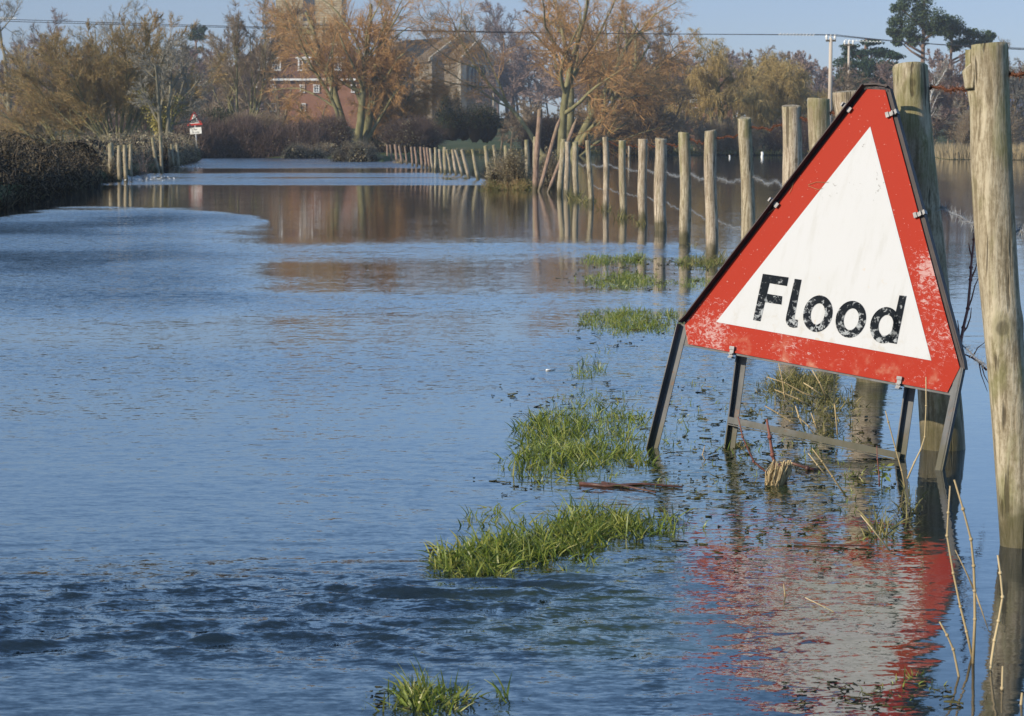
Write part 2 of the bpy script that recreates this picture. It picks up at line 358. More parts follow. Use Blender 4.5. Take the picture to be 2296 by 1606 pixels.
# ------------------------------------------------------------------ vegetation generators
def grow(P0, D0, L0, R0, levels, r=rng):
    """levels: list of dicts n,len,ang,K,wan,trop,t0,rad. Returns list of (P,R) per level."""
    out = []; P, D, L, R = [np.asarray(a, float) for a in (P0, D0, L0, R0)]
    for li, lv in enumerate(levels):
        if li:
            n = lv['n']; prevP, prevR = out[-1]; N, K1, _ = prevP.shape
            idx = np.repeat(np.arange(N), n); tt = lv.get('t0', .3) + (1 - lv.get('t0', .3)) * r.random(len(idx)) ** lv.get('tp', 1)
            tt = np.minimum(tt, .995); f = tt * (K1 - 1); i0 = f.astype(int); w = (f - i0)[:, None]
            P = prevP[idx, i0] * (1 - w) + prevP[idx, i0 + 1] * w
            T = nrm(prevP[idx, i0 + 1] - prevP[idx, i0])
            per = nrm(np.cross(T, r.normal(size=T.shape))); an = np.radians(r.normal(lv['ang'], lv.get('angs', 10), len(idx)))[:, None]
            D = nrm(T * np.cos(an) + per * np.sin(an))
            pl = np.linalg.norm(prevP[:, -1] - prevP[:, 0], axis=1)[idx]
            L = pl * lv['len'] * r.uniform(.6, 1.15, len(idx)) * (1.15 - .6 * tt)
            R = np.maximum(prevR[idx, i0] * lv['rad'], lv.get('rmin', .004))
        K = lv['K']; pts = [P]; Dk = D.copy()
        for k in range(K):
            Dk = nrm(Dk + r.normal(size=Dk.shape) * lv['wan'] + np.array([0, 0, 1.]) * lv['trop'] * (.4 + .6 * k / K))
            pts.append(pts[-1] + Dk * (L / K)[:, None])
        Pn = np.stack(pts, 1); tp = np.linspace(1, lv.get('tip', .3), K + 1)
        out.append((Pn, R[:, None] * tp[None]))
    return out
def make_tree(name, label, base, stems, levels, mtrunk, mtwig, cat='tree', group=None, nwood=2, sides=(7, 5, 3), seed=0, keep=None):
    """stems: list of (dx,dy, dir(3), length, radius) relative to the base"""
    r = np.random.default_rng(seed + 100)
    P0 = np.array([[s[0], s[1], -.4] for s in stems]); D0 = nrm(np.array([s[2] for s in stems], float))
    out = grow(P0, D0, [s[3] for s in stems], [s[4] for s in stems], levels, r)
    root = empty(name, base); tag(root, label, cat, group)
    wood = [tubes(Pn, Rn, sides[min(i, 2)]) for i, (Pn, Rn) in enumerate(out[:nwood])]
    V, Fc = merge(wood); obj('trunk', npmesh('trunk', V, Fc, mtrunk, True), root)
    parts, tone = [], []
    for Pn, Rn in out[nwood:]:
        if keep is not None:
            k = keep(Pn[:, -1]); Pn, Rn = Pn[k], Rn[k]
        V, Fc = tubes(Pn, Rn, 2); parts.append((V, Fc)); tone.append(np.repeat(r.random(len(Pn)), Pn.shape[1] * 2))
    V, Fc = merge(parts); obj('crown', npmesh('crown', V, Fc, mtwig, False, np.concatenate(tone)), root)
    return root
def leaves(n, posf, size, r, up=.3):           # random little quads; posf(n) -> (n,3)
    P = posf(n); N = nrm(r.normal(size=(n, 3)) + np.array([0, 0, up])); U = nrm(np.cross(N, r.normal(size=(n, 3)))); B = np.cross(N, U)
    s = size * r.uniform(.5, 1.3, (n, 1)); V = np.stack([P - U * s, P - B * s * .45, P + U * s, P + B * s * .45], 1).reshape(-1, 3)
    return V, np.arange(4 * n).reshape(-1, 4), np.repeat(r.random(n), 4)
def blob_core(cx, cy, cz, rx, ry, rz, r, n=18):
    u = np.linspace(0, 2 * pi, 2 * n, endpoint=False); v = np.linspace(0, pi, n)
    U, Vv = np.meshgrid(u, v); k = 1 + .12 * np.sin(3 * U + cx) * np.sin(4 * Vv) + .08 * np.sin(7 * U + 5 * Vv)
    P = np.stack([cx + rx * k * np.cos(U) * np.sin(Vv), cy + ry * k * np.sin(U) * np.sin(Vv), cz + rz * k * np.cos(Vv)], -1).reshape(-1, 3)
    i = (np.arange(n - 1)[:, None] * 2 * n + np.arange(2 * n)[None]); j = (np.arange(n - 1)[:, None] * 2 * n + (np.arange(2 * n)[None] + 1) % (2 * n))
    return P, np.stack([i, j, j + 2 * n, i + 2 * n], -1).reshape(-1, 4)
def bush(name, label, x0, x1, ytop, ybase, Y, mleaf, mtwig, nleaf=2500, lsize=.06, ntwig=500, seed=0, cat='bush', group=None, deep=None, twl=.5, core=.8, lumps=5):
    """a bush filling photo columns x0..x1 and rows ytop..ybase at distance Y"""
    r = np.random.default_rng(seed + 500); a = at(x0, ybase, Y); b = at(x1, ybase, Y); tz = at(x0, ytop, Y)[2]
    cx, w = (a[0] + b[0]) / 2, (b[0] - a[0]) / 2; z0 = a[2] - .15; h = tz - z0; d = deep or max(w * .6, .8)
    lump = [(r.uniform(-.75, .75) * w, r.uniform(-.5, .5) * d, r.uniform(.72, 1.0)) for _ in range(lumps)]
    rad = w * (1.0 if lumps < 2 else .9 / lumps ** .5 + .12)
    if lumps < 2: lump = [(0, 0, 1)]
    root = empty(name, (cx, Y, z0)); tag(root, label, cat, group)
    def posf(n):
        k = r.integers(0, len(lump), n); L = np.array(lump)[k]; q = nrm(r.normal(size=(n, 3))); q[:, 2] = np.abs(q[:, 2]); s = r.uniform(.35, 1.25, (n, 1)) ** .6
        return np.stack([L[:, 0] + q[:, 0] * rad * s[:, 0], L[:, 1] + q[:, 1] * rad * .7 * s[:, 0], q[:, 2] * h * L[:, 2] * s[:, 0]], 1)
    V, Fc, tn = leaves(nleaf, posf, lsize, r)
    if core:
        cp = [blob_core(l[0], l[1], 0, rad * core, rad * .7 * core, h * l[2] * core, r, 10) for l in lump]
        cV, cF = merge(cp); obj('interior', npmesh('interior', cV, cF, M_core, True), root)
    obj('foliage', npmesh('foliage', V, Fc, mleaf, False, tn), root)
    if ntwig:
        P0 = posf(ntwig) * .75; D = nrm(P0 * np.array([1, 1, .6]) / max(w, .1) + r.normal(size=P0.shape) * .5 + np.array([0, 0, .8]))
        pts = [P0]; 
        for k in range(4): D = nrm(D + r.normal(size=D.shape) * .22); pts.append(pts[-1] + D * twl * .25)
        Pn = np.stack(pts, 1); Rn = np.linspace(1, .3, 5)[None] * r.uniform(.35, .8, (ntwig, 1)) * lsize * .22
        V, Fc = tubes(Pn, Rn, 2); obj('twigs', npmesh('twigs', V, Fc, mtwig, False, np.repeat(r.random(ntwig), 10)), root)
    return root

# ------------------------------------------------------------------ flood sign (fitted pose; local X right, Z up, -Y towards the viewer)
SGN = empty('flood_warning_sign'); tag(SGN, 'large red and white triangular sign reading Flood, leaning on a grey steel stand', 'road sign')
SM = Matrix.Translation((.97432, 6.67065, .56683)) @ Matrix.Rotation(radians(-30.58), 4, 'Z') @ Matrix.Rotation(radians(-10.17), 4, 'X') @ Matrix.Rotation(radians(8.0), 4, 'Y')
SGN.matrix_world = SM; SI = SM.inverted()
def paint(name, base, under, amt, dirt=True):
    t = NT(name); oc = t.co(); x, y, z = t.sep(oc)
    sc = t.noise(t.vmul(oc, (.7, 1, 1.1)), 88, 7, .78, .9); big = t.noise(oc, 5.5, 2, .5)
    low = t.ss(z, -.02, -.24); rt = t.math('MULTIPLY', t.ss(t.math('ADD', x, t.math('MULTIPLY', z, .42)), .17, .29), t.ss(z, .33, .08))
    lf = t.math('MULTIPLY', t.ss(x, -.24, -.34), t.ss(z, -.05, -.16))
    region = t.math('MAXIMUM', t.math('MAXIMUM', t.math('MULTIPLY', low, .75), rt), lf)
    thr = t.math('ADD', t.math('MULTIPLY', region, t.math('ADD', t.math('MULTIPLY', big, .42), -.02)), sc)
    wear = t.math('MULTIPLY', t.ss(thr, amt, amt + .10), .8)
    c = t.mix(wear, base, under)
    spk = t.ss(t.noise(oc, 160, 1, .5), .74, .78); c = t.mix(t.math('MULTIPLY', spk, .6), c, under)
    if dirt:
        d = t.math('MULTIPLY', t.ss(t.noise(oc, 14, 4), .5, .72), t.ss(t.math('ADD', z, t.math('MULTIPLY', x, -.02)), -.2, -.3)); c = t.mix(t.math('MULTIPLY', d, .7), c, C(.45, .22, .14))
    t.bump(t.math('MULTIPLY', t.noise(oc, 9, 3), 1), .0008)
    return t.fin(c, .55, .12)
M_red = paint('worn_red_sheeting', C(.33, .017, .003), C(.50, .33, .30), .715)
t = NT('white_sheeting'); oc = t.co(); x, y, z = t.sep(oc)
c = t.mix(t.math('MULTIPLY', t.ss(t.noise(oc, 4, 4), .45, .75), .35), C(.51, .515, .51), C(.465, .47, .44))
gr = t.noise(t.vmul(oc, (1, 1, .22)), 26, 5, .65); c = t.mix(t.math('MULTIPLY', t.ss(gr, .5, .72), .22), c, C(.34, .33, .27))
c = t.mix(t.math('MULTIPLY', t.math('MULTIPLY', t.ss(t.noise(oc, 21, 5, .7), .5, .7), t.ss(z, -.12, -.21)), .4), c, C(.40, .34, .24))
rs = t.math('MULTIPLY', t.ss(t.noise(oc, 38, 4, .6), .63, .70), t.ss(t.noise(oc, 8, 2), .48, .6)); rs = t.math('MULTIPLY', rs, t.ss(z, .12, -.05))
c = t.mix(t.math('MULTIPLY', rs, .65), c, C(.52, .33, .12))
d = t.math('MULTIPLY', t.ss(t.noise(oc, 70, 3, .6, .5), .64, .68), t.math('MULTIPLY', t.ss(z, .12, .3), .8)); c = t.mix(t.math('MULTIPLY', d, t.ss(t.noise(oc, 9, 2), .5, .62)), c, C(.18, .17, .15))
M_whites = t.fin(c, .55, .15)
t = NT('worn_black_lettering'); oc = t.co(); z = t.sep(oc)[2]
wr_ = t.noise(oc, 62, 5, .7, .5); f = t.math('ADD', wr_, t.math('MULTIPLY', t.ss(z, -.10, -.17), .075)); wv = t.ss(f, .555, .66)
M_black = t.fin(t.mix(t.math('MULTIPLY', wv, .85), C(.007, .010, .014), C(.40, .42, .42)), .7, .08)
M_frame = simple('brown_black_frame', (.022, .015, .015), (.05, .035, .032), 20, .6, .35, 0, (1, 1, 1), .001)
t = NT('weathered_grey_steel'); oc = t.co(); zz_s = t.sep(t.pos())[2]; f = t.noise(t.vmul(oc, (1, 1, .3)), 18, 5, .7); c = t.ramp(f, [(.3, (.045, .048, .05)), (.7, (.125, .128, .13))])
c = t.mix(t.math('MULTIPLY', t.ss(t.noise(oc, 40, 5, .7), .56, .68), .6), c, C(.13, .065, .03)); c = t.mix(t.math('MULTIPLY', t.ss(t.math('ADD', zz_s, t.math('MULTIPLY', t.noise(oc, 22, 3), -.1)), .06, -.02), .75), c, C(.06, .055, .025))
t.bump(f, .001); M_steel = t.fin(c, .55, .3, .2)
M_clip = simple('zinc_clip', (.10, .10, .105), (.21, .21, .215), 60, .5, .35, .3)

OUT = [(-.4592, -.2525), (-.4327, -.3105), (.4172, -.2936), (.4374, -.2162), (.0290, .5519), (-.0308, .5471)]
MB().prism(OUT, -.002, .002).build('panel', M_red, SGN)
def ring_shape(outer, inner):                  # flat ring between two point lists of equal length
    b = MB(); n = len(outer)
    for i in range(n):
        j = (i + 1) % n; b.add([(outer[i][0], 0, outer[i][1]), (outer[j][0], 0, outer[j][1]), (inner[j][0], 0, inner[j][1]), (inner[i][0], 0, inner[i][1])], [(0, 1, 2, 3)])
    return b
MB().add([(-.3546, -.0032, -.2262), (.3496, -.0032, -.2123), (.0074, -.0032, .4373)], [(0, 1, 2)]).build('white_triangle', M_whites, SGN)
LB = MB(); LY = -.0044
def flat(poly): LB.add([(x, LY, z) for x, z in poly], [tuple(range(len(poly)))])
flat([(-.2343, -.0540), (-.1481, -.0506), (-.1477, -.0774), (-.2058, -.0786)]); flat([(-.2343, -.0540), (-.2058, -.0786), (-.2091, -.1977), (-.2338, -.1979)])
flat([(-.2060, -.1112), (-.1555, -.1102), (-.1527, -.1355), (-.2066, -.1379)])
flat([(-.1278, -.0514), (-.1050, -.0503), (-.1023, -.1621), (-.1293, -.1660)])
flat([(-.1293, -.1660), (-.1023, -.1621), (-.1010, -.1712), (-.0893, -.1712), (-.0862, -.1940), (-.0990, -.1975), (-.1120, -.1962), (-.1222, -.1900), (-.1282, -.1790)])
def oval(cx, cz, rx, rz, n=40, tilt=0.0): return [(cx + rx * cos(a) * cos(tilt) - rz * sin(a) * sin(tilt), cz + rx * cos(a) * sin(tilt) + rz * sin(a) * cos(tilt)) for a in [2 * pi * i / n for i in range(n)]]
def letter_ring(o, i):
    O, I = oval(*o), oval(*i)
    for k in range(40):
        j = (k + 1) % 40; flat([O[k], O[j], I[j], I[k]])
letter_ring((-.0300, -.1414, .0470, .0557), (-.0300, -.1421, .0224, .0322))
letter_ring((.0772, -.1390, .0480, .0555), (.0785, -.1386, .0234, .0327))
letter_ring((.1860, -.1370, .0455, .0542), (.1895, -.1368, .0225, .0311))
flat([(.2110, -.0425), (.2332, -.0403), (.2349, -.1842), (.2105, -.1853)])
LB.build('lettering', M_black, SGN)
# small scratches on the face
for pts in ([(-.205, .20), (-.200, .215), (-.199, .235)], [(-.150, .235), (-.125, .248), (-.085, .252)], [(-.148, .232), (-.115, .226), (-.10, .232)], [(-.26, .13), (-.245, .145), (-.235, .165)]):
    sb = MB(); sb.tube([(p[0], -.0046, p[1]) for p in pts], .0006, 4); sb.build('scratch', M_straw, SGN)
# frame: steel angle round the panel
fr = MB()
def bar(a, b, w, h, off=0.0, y=0.0): fr.beam((a[0], y, a[1]), (b[0], y, b[1]), h, w, (0, 1, 0))
Lb, Lm, Lt = (-.4850, -.80), (-.4700, -.2500), (-.0370, .5560)
Rb, Rm, Rt = (.4520, -.80), (.4480, -.2180), (.0350, .5600)
def strip(pts, y0, y1, th, side):              # a plate whose edge follows pts, from depth y0 to y1, th thick outwards
    b = MB(); n = len(pts); P = []
    for i, p in enumerate(pts):
        a = Vector(pts[max(i - 1, 0)]); c_ = Vector(pts[min(i + 1, n - 1)]); d = (c_ - a).normalized(); o = Vector((-d.y, d.x)) * side * th
        P.append((p, (p[0] + o.x, p[1] + o.y)))
    for (p, q), (p2, q2) in zip(P[:-1], P[1:]):
        b.add([(p[0], y0, p[1]), (p[0], y1, p[1]), (q[0], y1, q[1]), (q[0], y0, q[1]), (p2[0], y0, p2[1]), (p2[0], y1, p2[1]), (q2[0], y1, q2[1]), (q2[0], y0, q2[1])],
              [(0, 1, 5, 4), (1, 2, 6, 5), (2, 3, 7, 6), (3, 0, 4, 7), (0, 3, 2, 1), (4, 5, 6, 7)])
    return b
lf = strip([Lm, (-.452, -.225), Lt], -.026, .006, .003, 1)
rt_ = strip([Rm, (.4395, -.195), Rt], .003, .032, .004, -1)
tp = strip([Lt, (.0, .5625), Rt], -.012, .014, .005, 1)
bk = MB(); bk.beam((-.455, .0065, -.250), (-.038, .0065, .545), .024, .004, (0, 1, 0)); bk.beam((.440, .0065, -.225), (.030, .0065, .545), .024, .004, (0, 1, 0))
f_ = MB()
for q in (lf, rt_, tp, bk): f_.add(q.v, q.f)
f_.build('frame', M_frame, SGN)
bt = MB(); bt.beam((-.4700, .0065, -.3100), (.4480, .0065, -.2920), .016, .006, (0, 1, 0)); bt.beam((-.470, .0200, -.306), (.446, .0200, -.288), .004, .022, (0, 1, 0))
bt.prism([(-.474, -.255), (-.470, -.3135), (-.428, -.3125), (-.452, -.2525)], .0028, .0058); bt.prism([(.412, -.2965), (.449, -.2960), (.446, -.222), (.432, -.216)], .0028, .0058)
bt.build('bottom_rail', M_steel, SGN)
def angle_leg(a, b, w, fwd, side):             # L profile: face in the sign plane and a flange along its left edge
    m = MB(); ax, az = a; bx, bz = b
    m.prism([(bx, bz), (bx + w, bz), (ax + w, az), (ax, az)], .0005, .0040)
    y0, y1 = (-fwd, .0040) if side < 0 else (.0005, fwd)
    x0 = 0 if side < 0 else w - .003
    m.prism([(bx + x0 - .003, bz), (bx + x0, bz), (ax + x0, az), (ax + x0 - .003, az)], y0, y1)
    return m
angle_leg((-.4735, -.255), (-.4930, -.86), .026, .024, -1).build('front_leg', M_steel, SGN)
angle_leg((.4260, -.215), (.4330, -.86), .022, .030, 1).build('front_leg', M_steel, SGN)
def loc(p): return SI @ Vector(p)
rl0, rl1 = loc((.6640, 6.85, -.12)), loc(at(1702, 520, 6.93)); rr0, rr1 = loc((1.1500, 6.615, -.12)), loc(at(2076, 640, 6.70))
for a, b in ((rl0, rl1), (rr0, rr1)):
    m = MB(); m.beam(a, b, .027, .004, (0, 1, 0)) ; d = (b - a).normalized(); sx = Vector((1, 0, 0))
    m.beam(a - sx * .013 + Vector((0, -.011, 0)), b - sx * .013 + Vector((0, -.011, 0)), .004, .020, (0, 1, 0)); m.build('rear_leg', M_steel, SGN)
ca, cb = loc(at(1634, 952, 6.86)), loc(at(2018, 1033, 6.62))
m = MB(); m.beam(ca, cb, .003, .030, (0, 1, 0)); up = Vector((0, 0, 1)); m.beam(ca + up * .014 + Vector((0, -.008, 0)), cb + up * .014 + Vector((0, -.008, 0)), .020, .003, (0, 1, 0)); m.build('cross_bar', M_steel, SGN)
def clip(x, z, ang, out=1):
    m = MB(); R_ = Matrix.Translation((x, 0, z)) @ Matrix.Rotation(ang, 4, 'Y')
    m.box((0, -.006, 0), (.030, .004, .013), R_); m.box((-.017, -.002, 0), (.005, .026, .013), R_); m.box((.012, -.009, 0), (.010, .006, .016), R_); m.box((-.006, -.010, 0), (.004, .010, .013), R_)
    m.build('clip', M_clip, SGN)
clip(-.078, .483, radians(28)); clip(-.246, .164, radians(28)); clip(.066, .484, radians(180 - 28)); clip(.219, .203, radians(180 - 28)); clip(-.2804, -.306, radians(-92)); clip(.2678, -.293, radians(-92))

# ------------------------------------------------------------------ fence posts
def post(xt, yt, xb, yb, w, label, mat=M_post, group='round fence posts standing in the flood', point=0, Y=None, wb=None, seed=None, notch=0, name='fence_post', sides=14, rise=None, knots=()):
    if Y is None: B = ground_at(xb, yb)
    else: B = at(xb, yb, Y)
    Y = B[1]; T = at(xt, yt, Y); ax = T - B; Ln = np.linalg.norm(ax); r = np.random.default_rng(int(xt * 3 + yt) if seed is None else seed)
    R = w / 2 * Y / F; Rb = (wb or w * 1.04) / 2 * Y / F; u = ax / Ln
    n = sides; K = 150 if knots else 26 if w > 20 else 10; dep = .35
    X1 = nrm(np.cross(u, [0, 1, 0])); Y1 = np.cross(X1, u)
    a = np.arange(n) * 2 * pi / n; ph = r.uniform(0, 6.3, 6); V, H = [], []
    hs = np.concatenate([[-dep / Ln, 0], np.linspace(.03, .985, K), [.9965, 1.0]])
    for h in hs:
        rad = Rb + (R - Rb) * max(h, 0); cen = B + ax * h + X1 * R * .16 * sin(h * 5 + ph[0]) + Y1 * R * .1 * sin(h * 7 + ph[1])
        k = 1 + .035 * np.sin(2 * a + ph[2] + h * 2) + .02 * np.sin(3 * a + ph[3] - 3 * h) + .022 * np.sin(a * 5 + ph[4] + 6 * h) + .03 * sin(h * 11 + ph[5])
        if h == 1.0: k = k * .95
        tilt = 0.0
        if h > .9: tilt = r.normal() * 0
        if point: 
            q = (h - (1 - point)) / point
            if q > 0: k = k * max(1 - q, .12)
        V.append(cen[None] + rad * k[:, None] * (np.cos(a)[:, None] * X1 + np.sin(a)[:, None] * Y1)); H.append(np.full(n, max(h, 0)))
    tl = r.normal(size=2) * .07 * R
    if not point: V[-1] = V[-1] + u * (np.cos(a) * tl[0] * 3 + np.sin(a) * tl[1] * 3)[:, None] * .5
    V = np.concatenate(V + [(V[-1].mean(0))[None]]); H = np.concatenate(H + [[1.0]])
    KA = np.zeros(len(V))
    for (kh, ka, ks) in knots:
        kc = B + ax * kh + R * (cos(ka) * X1 + sin(ka) * Y1); dd = np.linalg.norm((V - kc) * np.array([1, 1, .8]), axis=1); q = np.exp(-(dd / ks) ** 2); KA = np.maximum(KA, q)
        V = V + (cos(ka) * X1 + sin(ka) * Y1)[None] * (R * (.16 * np.exp(-(dd / ks / 1.6) ** 2) - .10 * q ** 3))[:, None]
    if notch:                                  # split shoulder and knot bulges near the head of the post
        hh = (V - B) @ u / Ln; e = -((V - B - ((V - B) @ u)[:, None] * u) @ X1)
        s = np.where((hh > .88) & (e < -.3 * R), (hh - .88) / .12, 0); V = V + X1[None] * (s * R * .42)[:, None] * (notch > 1)
        V = V - u[None] * np.where((hh > .955) & (e < -.62 * R), .05, 0)[:, None] * (notch > 1)
    m = len(hs); i = (np.arange(m - 1)[:, None] * n + np.arange(n)[None]); j = (np.arange(m - 1)[:, None] * n + (np.arange(n)[None] + 1) % n)
    Fq = np.stack([i, j, j + n, i + n], -1).reshape(-1, 4); k = np.arange(n); Ft = np.stack([(m - 1) * n + k, (m - 1) * n + (k + 1) % n, np.full(n, m * n)], 1)
    me = npmesh(name, V - B, [Fq, Ft], mat, False, attrs=dict(h=H, knot=KA))
    sm = np.ones(len(me.polygons), bool); sm[-n:] = False; me.polygons.foreach_set('use_smooth', sm)
    o = obj(name, me, None, tuple(B)); tag(o, label, 'post', group); o['top'] = [float(v) for v in T]; return B, T, R
G1 = 'round fence posts standing in the flood along the verge'
PN = [((2215, 103, 2280, 1222, 88), 'thickest nearest fence post with a split shoulder at its mossy head, at the right edge', M_postg, dict(wb=94, notch=2, knots=((.444, 5.0, .024), (.45, 2.9, .016)))),
      ((2044, 147, 2109, 1005, 80), 'thick leaning fence post just behind the Flood sign, its lower half in the sign shadow', M_postg, dict(wb=94, notch=1, knots=((.955, 4.9, .018), (.62, 4.6, .008), (.8, 4.5, .007)))),
      ((1897, 205, 1962, 855, 60), 'leaning fence post whose head shows behind the top left edge of the Flood sign', M_post, dict(wb=76)),
      ((1838, 221, 1858, 777, 48), 'mossy topped fence post just left of the post hidden behind the Flood sign head', M_postg, {}),
      ((1771, 238, 1779, 696, 43), 'pale fence post half cut off by the upper left edge of the Flood sign', M_post, {}),
      ((1671, 265, 1678, 622, 29), 'slim fence post with a knobbly mossy head, foot hidden by the sign edge', M_postg, {}),
      ((1594, 293, 1594, 582, 26), 'fence post with a dark wet foot, standing left of the knobbly headed post', M_post, {}),
      ((1534, 298, 1537, 546, 26), 'fence post with yellow green foot just left of the dark footed post', M_postg, {}),
      ((1480, 311, 1482, 517, 26), 'fence post mirrored clean in the calm water, ninth from the right edge', M_post, {}),
      ((1440, 312, 1442, 499, 20), 'slimmer fence post beside the ninth post from the right edge', M_post, {})]
FT = []
for (a, lb, m_, kw) in PN: FT.append(post(*a, lb, m_, G1, sides=44 if kw.get('knots') else 20 if a[4] > 40 else 12, **kw))
def zz_(p, w):                                 # coordinates read in an enlarged crop
    f = lambda x, y: ((1100 + x / 2.87) / 1.345, (350 + y / 2.87) / 1.345)
    (a, b), (c_, d) = f(p[0], p[1]), f(p[2], p[3]); return (a, b, c_, d, w / 2.87 / 1.345)
MID = [((2230, 212, 2235, 872), 58, 'fence post with a large knot at mid height, right of the tall clean post', 0), ((2083, 182, 2090, 822), 50, 'tallest pale fence post of the middle run, long crack in its lower half', 0),
       ((1932, 213, 1960, 772), 42, 'slightly left leaning fence post between the cracked tall post and the shorter pair', 0), ((1820, 225, 1830, 722), 50, 'straight fence post with weeds round its foot, right of the close pair', 0),
       ((1755, 225, 1750, 690), 46, 'right hand post of the close pair beside the pointed red stakes', 0), ((1718, 200, 1690, 680), 50, 'left hand post of the close pair, touching the second leaning red stake', 0),
       ((1478, 180, 1468, 628), 36, 'pale upright post directly beside the tallest red stake', 0), ((1404, 207, 1402, 560), 40, 'post sticking out of the top of the bramble clump by the red stakes', 0),
       ((1222, 255, 1245, 565), 36, 'post at the left end of the bramble clump, half grown over', 0), ((1116, 252, 1145, 555), 28, 'post leaning left inside the left half of the bramble clump', 0),
       ((1042, 258, 1080, 552), 34, 'left leaning post just before the bramble clump starts', 0), ((930, 287, 982, 555), 30, 'strongly left leaning post standing free, nearest of the leaning run', 0),
       ((843, 290, 900, 540), 32, 'second free left leaning post of the leaning run, above the drift of weed', 0), ((785, 292, 845, 517), 24, 'darker thin leaning post tucked behind its paler neighbour', 0),
       ((757, 292, 795, 512), 27, 'pale leaning post in front of the darker thin one', 0), ((712, 290, 745, 502), 22, 'leaning post crossing behind the fat upright post of the leaning run', 0),
       ((692, 270, 697, 497), 33, 'fat upright post in the middle of the leaning run', 0), ((645, 288, 665, 493), 22, 'thin pale post just left of the fat upright one', 0),
       ((612, 273, 612, 479), 25, 'straight pale post where the yellow posts begin', 0), ((565, 280, 590, 470), 21, 'left leaning yellow post next to the last reddish post', 0),
       ((540, 272, 560, 459), 22, 'nearest reddish post of the far run', 1), ((515, 270, 530, 449), 21, 'reddish post touching the nearest reddish one on its left', 1), ((484, 266, 495, 445), 22, 'third reddish post of the far run counted from the yellow posts', 1),
       ((435, 268, 452, 439), 20, 'fourth reddish post of the far run counted from the yellow posts', 1), ((402, 268, 415, 433), 20, 'fifth reddish post of the far run counted from the yellow posts', 1), ((347, 265, 366, 418), 15, 'thinnest reddish post of the far run', 1),
       ((300, 260, 322, 413), 22, 'left leaning reddish post just past the thinnest one', 1), ((260, 245, 282, 402), 22, 'reddish post above the pale weed drift at the road edge', 1), ((222, 248, 232, 392), 18, 'reddish post second from the scrub at the far end of the fence', 1), ((192, 248, 200, 388), 16, 'furthest reddish post, against the bramble scrub', 1)]
for p, w, lb, red in MID:
    x = post(*zz_(p, w), lb, M_postr if red else (M_post if p[0] % 2 else M_postg), 'far fence posts between the road and the field', sides=10)
    if w in (58, 50, 42, 46): FT.append(x)
SG = 'long pointed reddish stakes propped by the brambles'
post(1210, 245, 1200, 428, 12, 'tallest reddish stake, almost upright beside the brambles', M_postr, SG, sides=9)
post(*zz_((1695, 2, 1508, 648), 34), 'pointed reddish stake leaning right, between the upright stake and the close pair of posts', M_postr, SG, point=.12, sides=9)
post(*zz_((1840, 2, 1590, 662), 30), 'furthest right pointed reddish stake, leaning hard behind the close pair of posts', M_postr, SG, point=.12, sides=9)
LG = 'old posts along the left hedge'
for (a, lb) in (((247, 322, 252, 407, 12), 'thickest pale post at the end of the big dark hedge'), ((267, 326, 268, 408, 9), 'grey half hidden post second from the big dark hedge'),
                ((280, 325, 282, 408, 9), 'dull post third from the big dark hedge'), ((292, 323, 294, 403, 8.5), 'yellow footed post fourth from the big dark hedge'),
                ((341, 309, 354, 387, 8), 'pale post leaning left in the far hedge gap'), ((360, 305, 362, 388, 7), 'tall dark sided post behind the leaning one'),
                ((376, 335, 378, 378, 6), 'short mossy post left of the last two posts'), ((385, 324, 388, 376, 7), 'last but one yellow post before the bend sign'), ((397, 324, 400, 377, 6.5), 'last yellow post before the bend sign')):
    post(*a, lb, M_postg, LG, sides=9)
for (a, lb) in (((711, 322, 712, 352, 3.5), 'thin pale post in the scrub beyond the road end, left of two'), ((743, 322, 743, 352, 3.5), 'thin pale post in the scrub beyond the road end, right of two')):
    post(*a, lb, M_postg, 'thin posts beyond the road end', sides=6, Y=126)
post(1709, 341, 1709, 352, 6, 'short white marker post standing far out in the flooded field', M_white, 'white markers in the flooded field', sides=8)
post(1410, 326, 1411, 356, 5, 'slender pale stake far out in the flooded field', M_post, 'white markers in the flooded field', sides=8)
post(1636, 348, 1636, 354, 3, 'tiny pale stake left of the white marker in the flooded field', M_white, 'white markers in the flooded field', sides=8)

